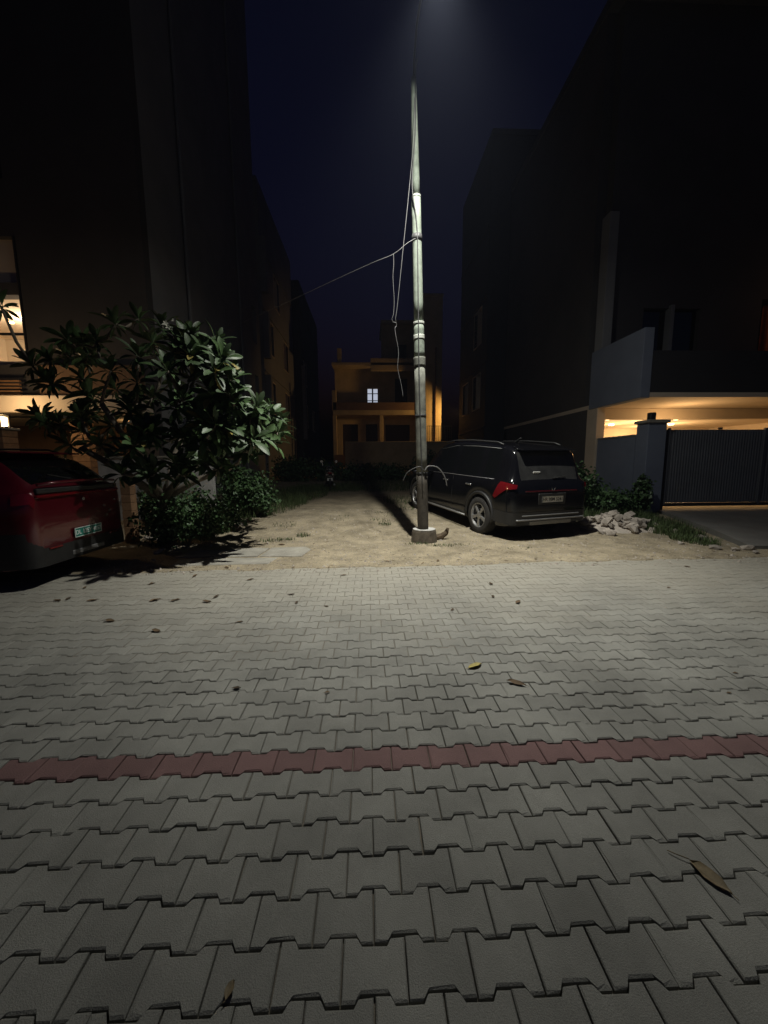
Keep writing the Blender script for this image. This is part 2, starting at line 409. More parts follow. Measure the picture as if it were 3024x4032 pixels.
cable('short_dangling_cable', 'short wire end hanging from the overhead wire left of the lamp post', [(.45, 6.9, 4.93), (.452, 6.9, 4.75), (.44, 6.9, 4.56), (.46, 6.9, 4.2), (.445, 6.89, 3.98), (.42, 6.89, 3.9), (.45, 6.89, 3.85), (.49, 6.88, 3.84)], .004, 'cable_grey')
cable('clinging_cable', 'thin cable climbing along the face of the lamp post', [(.965, 6.89, .9), (.89, 6.89, 3.0), (.865, 6.905, 4.5), (.84, 6.91, 5.4), (.76, 6.92, 6.0), (.81, 6.925, 6.8), (.81, 6.93, 7.6), (.83, 6.85, 7.75)], .009, 'cable_black')
cable('bent_cable_end', 'stiff grey cable end bent outwards right of the post base', [(1.0, 6.88, 1.33), (1.07, 6.9, 1.41), (1.24, 6.93, 1.385), (1.37, 6.94, 1.22), (1.415, 6.94, 1.05)], .011, 'cable_grey')
cable('drooping_cable_end', 'dark cable end arching left of the post base', [(.98, 6.88, 1.34), (.90, 6.9, 1.405), (.70, 6.9, 1.31), (.61, 6.9, 1.15)], .008, 'cable_black')
ws = MB(); ws.tube([(0, 0, 0), (.13, 0, .03), (.22, 0, .10), (.25, 0, .19)], [.06, .06, .05, .025], 8)
o = tag(ws.build('wood_stub', 'wood'), 'short curved piece of wood lying against the post collar', 'wood'); o.location = (1.25, 7.2, .04)

# ------------------------------------------------------------------ cars
def car(name, label, cat, P, loc, rot):
    root = thing(name, label, cat, loc, rot)
    L, xr, xf, rw, ra = P['L'], P['xr'], P['xf'], P['rw'], P['ra']
    st = set()
    for a, b, n in P['stations']:
        for k in range(n+1): st.add(round(a+(b-a)*k/n, 4))
    for xc in (xr, xf):
        for k in range(15): st.add(round(xc - ra*math.cos(math.pi*k/14), 4))
    st = sorted(st); X = [st[0]]
    for s_ in st[1:]:
        if s_-X[-1] > .012: X.append(s_)
    def section(x):
        top, hw, wr = ip(x, P['top']), ip(x, P['hw']), ip(x, P['wr'])
        belt = min(ip(x, P['belt']), top-.02); zb = ip(x, P['bot'])
        for xc in (xr, xf):
            if abs(x-xc) < ra: zb = max(zb, rw + math.sqrt(max(0, ra*ra-(x-xc)**2)))
        zb = min(zb, belt-.12)
        k = max(0, min(1, (top-belt)/.42)); k = k*k*(3-2*k)
        pts = []
        for t, dy in ((0, .045), (.12, .015), (.35, 0), (.62, .0), (.85, .012), (1, .045)):
            pts.append((hw-dy-(.02 if t == 0 else 0), zb+(belt-zb)*t))
        b0 = hw-.06
        hoodw = (1, .93, .86, .8, .72, .45, .2, 0); hoodf = (.1, .3, .5, .65, .76, .92, .98, 1)
        cabw = (b0, (b0*.45+wr*.55), wr+.035, wr, wr*.88, wr*.55, wr*.25, 0); cabf = (.05, .55, .9, .955, .985, .995, .999, 1)
        for a, f, c, g in zip(hoodw, hoodf, cabw, cabf):
            pts.append((a*b0*(1-k)+c*k, belt+(top-belt)*(f*(1-k)+g*k)))
        return pts
    SEC = [section(x) for x in X]; n = len(SEC[0]); NX = len(X)
    def pt(i, j, s, off=0.):
        y, z = SEC[i][j]; return Vector((X[i], s*(y+off), z))
    used = set(); parts = []
    def patch(nm, m, x0, x1, j0, j1, sides=(1, -1), off=0., remove=True, parent=None, dx=0., dz=0.):
        for s in sides:
            vs = {}; q = MB()
            ii = [i for i in range(NX-1) if x0-1e-4 <= X[i] and X[i+1] <= x1+1e-4]
            if not ii: continue
            for i in ii:
                for j in range(j0, j1):
                    if remove: used.add((i, j, s))
                    idx = []
                    for a, b in ((i, j), (i+1, j), (i+1, j+1), (i, j+1)):
                        if (a, b) not in vs: vs[(a, b)] = len(q.v); p = pt(a, b, s, off); q.v.append((p.x+dx, p.y, p.z+dz))
                        idx.append(vs[(a, b)])
                    q.f.append(tuple(idx) if s < 0 else tuple(idx[::-1]))
            parts.append(q.build(nm, m, parent or root, True))
        return parts[-1]
    for a, b in P['side_glass']: patch('window', 'dark_glass', a, b, 6, 8)
    for a, b, m in P['rear_glass']:
        q = MB(); ii = [i for i in range(NX-1) if a-1e-4 <= X[i] and X[i+1] <= b+1e-4]
        for s in (1, -1):
            for i in ii:
                for j in range(9, n-1):
                    used.add((i, j, s)); f = [pt(i, j, s), pt(i+1, j, s), pt(i+1, j+1, s), pt(i, j+1, s)]
                    q.add(f if s < 0 else f[::-1], [(0, 1, 2, 3)])
        q.build('rear_window' if a < L/2 else 'windscreen', m, root, True)
    body = MB(); body.v = [pt(i, j, s) for s in (1, -1) for i in range(NX) for j in range(n)]
    for si, s in enumerate((1, -1)):
        for i in range(NX-1):
            for j in range(n-1):
                if (i, j, s) in used: continue
                f = [si*NX*n+a*n+b for a, b in ((i, j), (i+1, j), (i+1, j+1), (i, j+1))]
                body.f.append(tuple(f) if s < 0 else tuple(f[::-1]))
    for i in (0, NX-1):
        f = [i*n+j for j in range(n)] + [NX*n+i*n+j for j in range(n-2, -1, -1)]
        body.f.append(tuple(f) if i else tuple(f[::-1]))
    bm = bmesh.new(); me = body.mesh('body', P['paint'], True); bm.from_mesh(me); bmesh.ops.remove_doubles(bm, verts=bm.verts, dist=.0005)
    bm.to_mesh(me); bm.free(); link('body', me, root)
    # floor pan and dark wheel wells
    u = MB(); hw0 = max(h for _, h in P['hw']); u.box(.25, L-.25, -hw0+.26, hw0-.26, .27, .62)
    u.box(xr+ra+.02, xf-ra-.02, -hw0+.09, hw0-.09, .24, .5); u.build('underbody', 'black_rubber', root)
    # wheels
    ty = MB().lathe([(rw*.62, -.115), (rw*.72, -.122), (rw*.93, -.118), (rw*.985, -.095), (rw, -.05), (rw, .05), (rw*.985, .095), (rw*.93, .118), (rw*.72, .122), (rw*.62, .115), (rw*.62, -.115)], 40, None, 'y').mesh('tyre', 'tyre', True)
    rim = MB().lathe([(rw*.60, .10), (rw*.645, .116), (rw*.65, .122), (rw*.61, .118), (rw*.585, .08), (rw*.56, -.1)], 40, None, 'y')
    for k in range(P['spokes']):
        for d in (-.16, .16):
            a = 2*math.pi*k/P['spokes']; mt = Matrix.Rotation(a, 4, 'Y') @ Matrix.Rotation(d*.55, 4, 'Y')
            rim.bbox(.05, rw*.61, .07, .108, -.016, .016, .006, mt)
    rim.lathe([(0, .112), (.045, .112), (.07, .10), (.075, .06)], 20, None, 'y')
    rim = rim.mesh('rim', 'alloy', False)
    dsk = MB().lathe([(0, .02), (rw*.57, .02), (rw*.57, -.02)], 28, None, 'y').mesh('brake_disc', 'alloy_dark', True)
    for xc in (xr, xf):
        for s in (1, -1):
            w = bpy.data.objects.new('wheel', ty); COL.objects.link(w); w.parent = root
            w.location = (xc, s*(P['track']), rw); w.rotation_euler = (0, random.uniform(0, 3), 0 if s > 0 else math.pi)
            w.name = 'wheel'; link('rim', rim, w); link('brake_disc', dsk, w)
            ar = MB(); hwx = ip(xc, P['hw'])
            ar.tube([(xc+(ra+.012)*math.cos(t), s*(ip(xc+(ra+.012)*math.cos(t), P['hw'])-.012), rw+(ra+.012)*math.sin(t)) for t in [math.pi*k/18-.12+.24*k/18 for k in range(19)]], .034, 8)
            ar.build('arch_trim', 'black_plastic', root, True)
    return root, pt, X, patch
def plate(root, txt, x, z, m, lm, size, y=0., tilt=0.):
    q = MB().bbox(-.006, .006, -.25, .25, -.06, .06, .004); o = q.build('number_plate', m, root); o.location = (x, y, z); o.rotation_euler = (0, tilt, 0)
    t = link('lettering', text_mesh(txt, size, lm), o); t.rotation_euler = (R(90), 0, R(-90)); t.location = (-.0075, 0, -.002)
    fr = MB(); 
    for a in ((-.25, .25, -.062, -.054), (-.25, .25, .054, .062), (-.254, -.246, -.062, .062), (.246, .254, -.062, .062)): fr.box(-.0085, -.004, a[0], a[1], a[2], a[3])
    fr.build('plate_border', lm, o)

SUV = dict(L=4.78, xr=.97, xf=3.82, rw=.375, ra=.435, track=.825, spokes=5, paint='suv_paint',
    stations=[(0, .10, 6), (.10, .30, 10), (.30, .5, 6), (.5, 3.0, 26), (3.0, 3.9, 14), (3.9, 4.78, 14)],
    top=[(0, .74), (.02, .93), (.05, 1.05), (.10, 1.15), (.21, 1.44), (.31, 1.645), (.45, 1.715), (.6, 1.74), (1.1, 1.775), (1.9, 1.80), (2.5, 1.775), (2.95, 1.69), (3.35, 1.43), (3.75, 1.16), (3.95, 1.12), (4.4, 1.04), (4.6, .95), (4.72, .78), (4.78, .62)],
    belt=[(0, .9), (.1, 1.10), (.6, 1.12), (1.5, 1.09), (3, 1.05), (3.8, 1.0), (4.4, .93), (4.78, .6)],
    hw=[(0, .77), (.03, .85), (.08, .892), (.2, .925), (.5, .935), (1.2, .945), (3.6, .945), (4.2, .92), (4.5, .85), (4.7, .70), (4.78, .56)],
    wr=[(0, .66), (.3, .68), (.6, .70), (2, .71), (3, .66), (3.7, .68), (4.78, .6)],
    bot=[(0, .46), (.05, .38), (.25, .30), (.6, .27), (4.2, .26), (4.6, .28), (4.78, .36)],
    side_glass=[(.56, 1.06), (1.14, 1.96), (2.06, 2.98)], rear_glass=[(.10, .30, 'rear_glass'), (3.0, 3.72, 'dark_glass')])
aS = R(19)
suv, pt, X, patch = car('parked_suv', 'black SUV with a white plate parked on the earth beside the lamp post', 'car', SUV,
    (3.44, 7.145, -.005), Euler((0, R(-3.6), R(109))))
suv.location.z = -.06; suv.scale = (1.01, 1.01, 1.05)
def tail_strip(root, hwp, A, B, m, n=14, off=.010):
    for s in (1, -1):
        q = MB()
        def along(P, t):
            t *= len(P)-1; i = min(int(t), len(P)-2); f = t-i; return P[i][0]*(1-f)+P[i+1][0]*f, P[i][1]*(1-f)+P[i+1][1]*f
        for k in range(n+1):
            a, b = along(A, k/n), along(B, k/n)
            for j in range(4):
                x, z = a[0]+(b[0]-a[0])*j/3, a[1]+(b[1]-a[1])*j/3
                q.v.append((x-off*.4, s*(ip(x, hwp)-.045*max(0, (z-.9)/.2)**2*.8+off), z))
        for k in range(n):
            for j in range(3):
                f = (k*4+j, k*4+j+1, (k+1)*4+j+1, (k+1)*4+j); q.f.append(f if s > 0 else f[::-1])
        q.build('taillight', m, root, True)
tail_strip(suv, SUV['hw'], [(.02, 1.07), (.2, 1.095), (.40, 1.10), (.55, .82)], [(.02, 1.0), (.10, .985), (.2, .97), (.48, .79)], 'tail_red')
MB().bbox(.018, .05, -.62, .62, .925, .955, .008).build('light_bar', 'tail_dark', suv)
sb = MB(); sb.bbox(-.2, .15, -.64, .64, -.014, .014, .01, Matrix.Translation((.36, 0, 1.69)) @ Matrix.Rotation(R(-9), 4, 'Y')); sb.build('spoiler', 'suv_paint', suv)
def rear_curve(off, hwp, x1, n=10):
    pts = []
    for k in range(n+1):
        x = x1*(1-k/n)**2; pts.append((x-off, ip(x, hwp)+off*.6))
    return [(x, y) for x, y in pts] + [(x, -y) for x, y in pts[::-1]]
bmp = MB(); c = rear_curve(.012, SUV['hw'], .5)
for z0, z1 in ((.36, .58),):
    m0 = len(bmp.v); bmp.v += [(x, y, z) for z in (z0, z1) for x, y in c] ; N = len(c)
    bmp.f += [(m0+i, m0+i+1, m0+N+i+1, m0+N+i) for i in range(N-1)]
bmp.build('rear_bumper', 'black_plastic', suv, True)
MB().tube([(x-.02, y, .445) for x, y in rear_curve(.0, SUV['hw'], .12, 6) if abs(y) < .84], .016, 8).build('bumper_trim', 'silver_plastic', suv, True)
MB().tube([(x-.02, y*.84, .52) for x, y in rear_curve(.0, SUV['hw'], .05, 6) if abs(y) < .84], .010, 8).build('bumper_trim', 'silver_plastic', suv, True)
MB().bbox(-.02, .06, -.5, .5, .345, .42, .01).build('skid_plate', 'silver_plastic', suv)
plate(suv, 'HR 98M 5241', -.010, .80, 'plate_white', 'letter_black', .085)
MB().bbox(-.004, .02, -.33, .33, .70, .905, .01).build('plate_recess', 'black_plastic', suv)
em = MB()
for s in (1, -1): em.prism([(s*.008, -.03), (s*.022, -.03), (s*.055, .018), (s*.03, .012)], 0, .008, Matrix.Translation((.002, 0, .985)) @ Euler((R(90), 0, R(-90))).to_matrix().to_4x4())
em.build('emblem', 'chrome', suv)
for s in (1, -1):
    MB().tube([(.62, s*.70, 1.745), (.8, s*.705, 1.79), (1.6, s*.715, 1.815), (2.4, s*.705, 1.80), (2.75, s*.69, 1.745)], .014, 8).build('roof_rail', 'alloy_dark', suv, True)
    MB().tube([(xr_, s*(.957), .30) for xr_ in (1.42, 2.0, 2.8, 3.36)], [.018, .02, .02, .018], 8).build('sill_trim', 'silver_plastic', suv, True)
    mr = MB(); mr.bbox(2.86, 3.04, .95, 1.12, 1.06, 1.20, .03) if s > 0 else mr.bbox(2.86, 3.04, -1.12, -.95, 1.06, 1.20, .03); mr.build('mirror', 'suv_paint', suv)
    for xh in (1.28, 2.22): MB().bbox(xh, xh+.2, s*.945-.012, s*.945+.012, .93, .96, .008).build('door_handle', 'chrome', suv)
    for xs_ in (1.10, 2.02, 3.05):
        MB().tube([(xs_, s*(ip(xs_, SUV['hw'])+.0005), .5), (xs_, s*(ip(xs_, SUV['hw'])+.0015), .75), (xs_, s*(ip(xs_, SUV['hw'])-.03), 1.06)], .004, 5).build('door_seam', 'black_rubber', suv)
    MB().tube([(.6, s*.893, 1.12), (1.4, s*.898, 1.10), (2.2, s*.898, 1.085), (3.0, s*.895, 1.06)], .006, 6).build('window_trim', 'silver_plastic', suv, True)
    MB().tube([(.62, s*.745, 1.675), (1.4, s*.75, 1.70), (2.2, s*.745, 1.69), (2.9, s*.72, 1.60)], .005, 6).build('window_trim', 'silver_plastic', suv, True)
    MB().bbox(.02, .045, s*.62-.09, s*.62+.09, .57, .60, .005).build('reflector', 'tail_dark', suv)
MB().bbox(.135, .15, .22, .38, 1.255, 1.285, .004).build('window_sticker', 'plate_white', suv)
MB().tube([(.095, -.05, 1.165), (.10, -.36, 1.20)], .010, 5).build('rear_wiper', 'black_plastic', suv)
MB().tube([(1.15, 0, 1.77), (1.02, 0, 1.86), (.98, 0, 1.87)], [.03, .015, .008], 8).build('roof_antenna', 'black_plastic', suv, True)

RC = dict(L=4.31, xr=.86, xf=3.42, rw=.345, ra=.40, track=.79, spokes=6, paint='red_paint',
    stations=[(0, .16, 8), (.16, .7, 14), (.7, 2.6, 20), (2.6, 3.5, 14), (3.5, 4.31, 14)],
    top=[(0, .80), (.015, 1.05), (.04, 1.2), (.10, 1.265), (.30, 1.43), (.55, 1.575), (.8, 1.64), (1.4, 1.675), (2.0, 1.67), (2.45, 1.60), (2.9, 1.33), (3.2, 1.12), (3.4, 1.08), (3.9, 1.0), (4.15, .88), (4.27, .72), (4.31, .6)],
    belt=[(0, 1.0), (.04, 1.15), (.5, 1.13), (1.4, 1.08), (2.8, 1.02), (3.3, .98), (4, .9), (4.31, .6)],
    hw=[(0, .72), (.03, .80), (.08, .845), (.2, .88), (.5, .90), (1.2, .905), (3.3, .905), (3.8, .88), (4.1, .80), (4.25, .68), (4.31, .55)],
    wr=[(0, .60), (.15, .66), (.5, .62), (2, .63), (2.6, .6), (3.2, .66), (4.31, .55)],
    bot=[(0, .36), (.05, .30), (.25, .24), (.6, .22), (3.8, .22), (4.2, .25), (4.31, .34)],
    side_glass=[(.62, 1.02), (1.10, 1.78), (1.86, 2.6)], rear_glass=[(.12, .56, 'dark_glass'), (2.5, 3.2, 'dark_glass')])
red, pt, X, patch = car('parked_red_car', 'dark red hatchback with a green plate parked at the left road edge', 'car', RC, (-3.93, 5.42, 0), Euler((0, 0, R(180))))
MB().bbox(-.012, .04, -.74, .74, 1.085, 1.125, .012).build('light_bar', 'tail_red', red)
MB().bbox(-.004, .05, -.72, .72, 1.135, 1.20, .012).build('gloss_panel', 'black_plastic', red)
patch('taillight', 'tail_red', .015, .22, 4, 5, off=.008, remove=False, dx=-.003)
sb = MB(); sb.bbox(.40, .78, -.58, .58, 1.625, 1.65, .01, Matrix.Translation((0, 0, -.0))); sb.build('spoiler', 'red_paint', red)
MB().tube([(.02, -.69, 1.245), (-.02, -.35, 1.268), (-.03, 0, 1.272), (-.02, .35, 1.268), (.02, .69, 1.245)], .018, 8).build('tail_lip', 'red_paint', red, True)
bmp = MB(); c = rear_curve(.014, RC['hw'], .46); N = len(c)
bmp.v = [(x+(.03 if z > .6 else 0), y, z) for z in (.26, .34, .64, .68) for x, y in c]
bmp.f = [(r*N+i, r*N+i+1, (r+1)*N+i+1, (r+1)*N+i) for r in range(3) for i in range(N-1)]
bmp.build('rear_bumper', 'black_plastic', red, True)
plate(red, 'DL 12EY 4057', -.024, .585, 'plate_green', 'letter_white', .082)
MB().bbox(-.022, .0, -.3, .3, .30, .36, .008).build('skid_plate', 'silver_plastic', red)
for s in (1, -1):
    MB().tube([(.75, s*.63, 1.655), (.9, s*.64, 1.70), (1.5, s*.645, 1.715), (2.1, s*.635, 1.695), (2.3, s*.625, 1.64)], .015, 8).build('roof_rail', 'black_plastic', red, True)
    MB().bbox(2.5, 2.68, s*1.0-.08, s*1.0+.08, 1.04, 1.17, .03).build('mirror', 'red_paint', red)
    for xh in (1.2, 2.0): MB().bbox(xh, xh+.18, s*.905-.012, s*.905+.012, .9, .93, .008).build('door_handle', 'red_paint', red)
    for xs_ in (1.06, 1.82, 2.68): MB().tube([(xs_, s*(ip(xs_, RC['hw'])+.0005), .46), (xs_, s*(ip(xs_, RC['hw'])+.0015), .72), (xs_, s*(ip(xs_, RC['hw'])-.03), 1.03)], .004, 5).build('door_seam', 'black_rubber', red)
    MB().bbox(-.018, .01, s*.55-.1, s*.55+.1, .45, .475, .005).build('reflector', 'tail_red', red)
MB().tube([(.11, .0, 1.29), (.2, .3, 1.36)], .008, 5).build('rear_wiper', 'black_plastic', red)
MB().bbox(-.006, .02, -.02, .02, 1.0, 1.04, .004).build('emblem', 'chrome', red)
MB().bbox(-.003, .018, -.62, -.46, 1.218, 1.24, .003, Matrix.Translation((.05, .1, .012))).build('badge_strip', 'chrome', red)

# ------------------------------------------------------------------ scooter far down the lot
sc = thing('scooter', 'dark scooter seen from behind standing in the grass down the lot', 'scooter', (-1.6, 15.8, .30), (0, 0, R(97)))
wt = MB().lathe([(.16, -.05), (.25, -.055), (.275, 0), (.25, .055), (.16, .05), (.16, -.05)], 24, None, 'y').mesh('wheel', 'tyre', True)
for xw in (.0, 1.25):
    w = link('wheel', wt, sc); w.location = (xw, 0, .275)
    link('rim', MB().lathe([(.0, .03), (.05, .045), (.15, .03), (.16, .04), (.16, -.04), (.15, -.03), (.05, -.045), (0, -.03)], 20, None, 'y').mesh('rim', 'alloy', True), w)
q = MB(); q.tube([(-.28, 0, .80), (-.12, 0, .68), (.15, 0, .62), (.48, 0, .58), (.62, 0, .40)], [.06, .17, .21, .19, .12], 12); q.build('rear_body', 'scooter_paint', sc, True)
q = MB(); q.bbox(.55, 1.0, -.16, .16, .26, .34, .02); q.build('footboard', 'black_plastic', sc)
q = MB(); q.tube([(1.02, 0, .28), (1.08, 0, .6), (.98, 0, .95)], [.17, .20, .12], 12); q.build('front_apron', 'scooter_paint', sc, True)
q = MB(); q.tube([(-.25, 0, .86), (.0, 0, .84), (.35, 0, .83), (.55, 0, .80)], [.09, .14, .15, .09], 10); q.build('seat', 'black_rubber', sc, True)
q = MB(); q.tube([(.9, -.33, 1.02), (.96, -.1, .98), (.96, .1, .98), (.9, .33, 1.02)], .017, 8); hb = q.build('handlebar', 'black_plastic', sc, True)
for s in (1, -1):
    MB().tube([(.93, s*.25, 1.0), (.95, s*.30, 1.18)], .007, 6).build('mirror_stem', 'chrome', sc)
    MB().lathe([(0, -.01), (.055, -.01), (.06, 0), (.05, .015), (0, .02)], 14, Matrix.Translation((.94, s*.31, 1.21)) @ Matrix.Rotation(R(90), 4, 'Y')).build('mirror', 'chrome', sc)
    MB().bbox(-.30, -.26, s*.12-.035, s*.12+.035, .66, .71, .01).build('indicator', 'chrome', sc)
MB().bbox(-.36, -.28, -.09, .09, .70, .79, .02).build('taillight', 'tail_red', sc)
MB().tube([(-.2, .14, .88), (-.38, .12, .90), (-.42, 0, .90), (-.38, -.12, .90), (-.2, -.14, .88)], .014, 8).build('grab_rail', 'chrome', sc, True)
MB().bbox(-.335, -.325, -.11, .11, .44, .55, .003).build('number_plate', 'plate_white', sc)
MB().tube([(-.15, 0, .58), (-.3, 0, .5), (-.36, 0, .3)], [.05, .06, .05], 8).build('rear_mudguard', 'black_plastic', sc, True)
MB().tube([(-.30, -.17, .28), (.2, -.18, .25)], [.05, .045], 10).build('exhaust', 'alloy', sc, True)
MB().lathe([(0, -.03), (.08, -.03), (.1, 0), (.08, .03), (0, .03)], 16, Matrix.Translation((1.06, 0, .93)) @ Matrix.Rotation(R(80), 4, 'Y')).build('headlight', 'chrome', sc)
MB().tube([(.3, .1, .25), (.26, .25, -.015)], .014, 6).build('side_stand', 'black_plastic', sc)

# ------------------------------------------------------------------ plumeria tree
ROS = [(-3.87,6.40,3.62),(-3.74,6.80,3.83),(-3.08,6.20,3.53),(-4.31,6.60,3.41),(-2.62,5.90,3.18),(-2.65,6.60,3.27),(-1.97,5.50,2.89),(-1.89,5.60,2.64),(-3.29,5.90,3.02),(-3.94,6.30,2.92),(-3.32,6.60,3.06),(-2.57,6.00,2.72),(-2.36,6.30,2.50),(-1.98,5.90,2.30),(-2.77,5.80,2.29),(-3.46,6.50,2.53),(-3.54,6.00,2.32),(-2.56,6.20,2.13),(-2.12,6.60,2.02),(-1.93,7.00,2.10),(-1.70,7.40,2.04),(-1.79,7.20,1.86),(-2.36,6.40,1.86),(-2.16,6.90,1.69),(-2.52,5.90,1.73),(-3.05,6.30,1.86),(-3.13,5.80,1.90),(-3.79,6.20,1.64),(-3.40,6.10,1.43),(-2.98,6.40,1.42),(-5.21,6.80,3.17),(-5.35,6.60,3.05),(-5.19,7.20,3.35),(-5.10,6.60,2.76),(-4.86,7.00,2.92),(-4.54,6.70,2.56),(-4.95,6.50,2.13),(-4.81,6.80,2.05),(-4.99,6.70,1.81),(-5.54,6.90,2.29),(-3.19,7.20,3.74),(-5.46,6.30,3.83),(-4.47,7.00,2.14),(-3.96,7.60,3.70),(-3.01,7.60,2.79),(-4.77,7.70,2.89),(-2.43,7.60,2.36),(-3.69,7.80,3.08),(-4.33,7.60,2.37),(-3.23,7.80,2.03),(-5.34,7.60,2.45),(-2.59,6.80,3.03),(-1.88,6.40,1.86)]
ROS = [tuple(cam_loc + (Vector(p)-cam_loc)*(.9 if p[0] > -2.7 and p[1] > 6.05 else 1)) for p in ROS]
ROS += [(-3.15,5.7,1.32),(-2.85,6.0,1.30),(-2.55,6.2,1.48),(-3.28,5.6,1.75),(-2.36,6.3,1.6),(-3.75,6.0,1.33),(-2.0,5.3,2.66),(-2.75,5.6,2.75),(-2.3,5.6,2.0),(-2.0,5.7,1.95),(-4.2,6.3,1.75),(-4.4,6.2,2.2),(-1.66,7.0,2.12),(-1.68,7.5,2.2),(-1.8,7.9,2.3),(-1.9,7.4,2.4),(-2.1,7.8,2.55),(-1.9,6.7,2.3),(-2.3,7.3,2.2),(-2.2,7.0,1.75)]
_r = random.Random(5); _n = 0
while _n < 64:
    a, b = _r.choice(ROS), _r.choice(ROS)
    if (Vector(a)-Vector(b)).length > 1.0: continue
    t = _r.random(); ROS.append(tuple(a[i]*t+b[i]*(1-t)+_r.gauss(0, .10) for i in range(3))); _n += 1
TB = Vector((-3.75, 7.2, .0))
tree = thing('plumeria_tree', 'broad leafy plumeria tree with long glossy leaves beside the red car', 'tree', TB)
fork = Vector((-3.7, 7.0, .85))
tk = MB(); tk.tube([TB-TB+Vector((0, 0, -.05)), Vector((.03, -.05, .3)), Vector((.0, -.12, .6)), fork-TB], [.13, .10, .09, .085], 10)
nodes = [(fork, .07)]
for d in ((-1.1, -.3, .9), (.95, -.5, .7), (-.1, -.7, 1.0), (.2, .45, 1.1), (1.2, .1, .55), (-.6, -.45, 1.6)):
    p1 = fork+Vector(d)*.5+Vector((0, 0, .06)); p2 = fork+Vector(d)
    tk.tube([fork-TB, p1-TB, p2-TB], [.075, .055, .045], 8); nodes += [(p1, .055), (p2, .045)]
for p in sorted([Vector(q) for q in ROS], key=lambda q: (q-fork).length):
    best = min(nodes, key=lambda nd: (nd[0]-p).length + .25*max(0, nd[0].z-p.z+.1))
    a = best[0]; mid = (a+p)/2 + Vector((random.uniform(-.06, .06), random.uniform(-.06, .06), -.08))
    tk.tube([a-TB, mid-TB, p-TB], [min(.03, best[1]), .022, .017], 6)
    nodes += [(mid, .025), (p, .018)]
tk.build('trunk', 'bark', tree, True)
crown = bpy.data.objects.new('crown', None); COL.objects.link(crown); crown.parent = tree; crown.empty_display_size = .1
def leaf_geo(L_, Wd, droop, fold):
    prof = [(0, .06), (.12, .16), (.35, .62), (.6, 1.0), (.82, .82), (.94, .45), (1, .02)]
    v = []; f = []
    for i, (t, w) in enumerate(prof):
        x = L_*t; z = L_*(.18*t - droop*t*t); h = Wd/2*w
        v += [(x, -h, z+fold*h), (x, 0, z), (x, h, z+fold*h)]
    for i in range(len(prof)-1):
        a = i*3; f += [(a, a+3, a+4, a+1), (a+1, a+4, a+5, a+2)]
    return v, f
LG = [leaf_geo(.285, .084, d, fo) for d, fo in ((.25, .35), (.5, .3), (.8, .25))]
LM = []
for v, f in LG:
    q = MB(); q.v = v; q.f = f; LM.append(q.mesh('leaf', 'plumeria_leaf', True))
q = MB(); q.v, q.f = LG[1]; LO = q.mesh('leaf', 'old_leaf', True)
leaves = []
for p in ROS:
    p = Vector(p); out = (p-Vector((-3.6, 7., 1.6))); out.z = max(out.z, 0)*.7+.8; out.normalize(); out = (out+Vector((random.gauss(0, .2), random.gauss(0, .2), .3))).normalized()
    base = out.to_track_quat('Z', 'Y').to_matrix().to_4x4()
    nl = random.randint(15, 21); ph = random.random()*6
    for k in range(nl):
        t = k/nl; az = ph+k*2.4; el = R(68-95*t+random.uniform(-9, 9))
        sc_ = (.62+.5*math.sin(math.pi*min(1, t*1.15+.1)))*random.uniform(.85, 1.15)
        mt = Matrix.Translation(p-TB - out*.05*t) @ base @ Matrix.Rotation(az, 4, 'Z') @ Matrix.Rotation(-el, 4, 'Y') @ Matrix.Rotation(random.uniform(-.4, .4), 4, 'X') @ Matrix.Scale(sc_, 4)
        leaves.append((mt, 0 if t < .3 else (1 if t < .7 else 2)))
def lk(e):
    w = e[0] @ Vector((.2, 0, 0)) + TB - cam_loc; d = w.dot(F)
    return d if abs(w.dot(RR)/d) < .98 else 99
leaves.sort(key=lk)
rest = MB()
for i, (mt, k) in enumerate(leaves):
    if i < 300: link('leaf', LO if hsh(i, 1.7) < .06 else LM[k], crown, mt)
    else: rest.add([mt @ Vector(v) for v in LG[k][0]], LG[k][1])
tag(rest.build('foliage', 'plumeria_leaf', crown, True), kind='stuff')
for p in ((-2.90, 5.95, 3.45), (-2.12, 5.85, 2.45), (-2.60, 5.65, 2.02), (-2.05, 6.3, 1.93), (-1.85, 6.85, 2.15)):
    q = MB()
    for k in range(5):
        c = Vector((random.gauss(0, .04), random.gauss(0, .04), random.gauss(.02, .03))); nrm = Vector((random.gauss(.2, .5), -1, random.gauss(.6, .4))).normalized().to_track_quat('Z', 'Y').to_matrix().to_4x4()
        for j in range(5):
            mt = Matrix.Translation(c) @ nrm @ Matrix.Rotation(j*1.2566, 4, 'Z')
            q.add([mt @ Vector(v) for v in ((0, 0, 0), (.02, -.012, .006), (.042, 0, .012), (.026, .014, .008))], [(0, 1, 2, 3)])
    o = q.build('flower_cluster', 'petal', tree); o.location = Vector(p)-TB
    o.data.transform(Matrix.Identity(4))

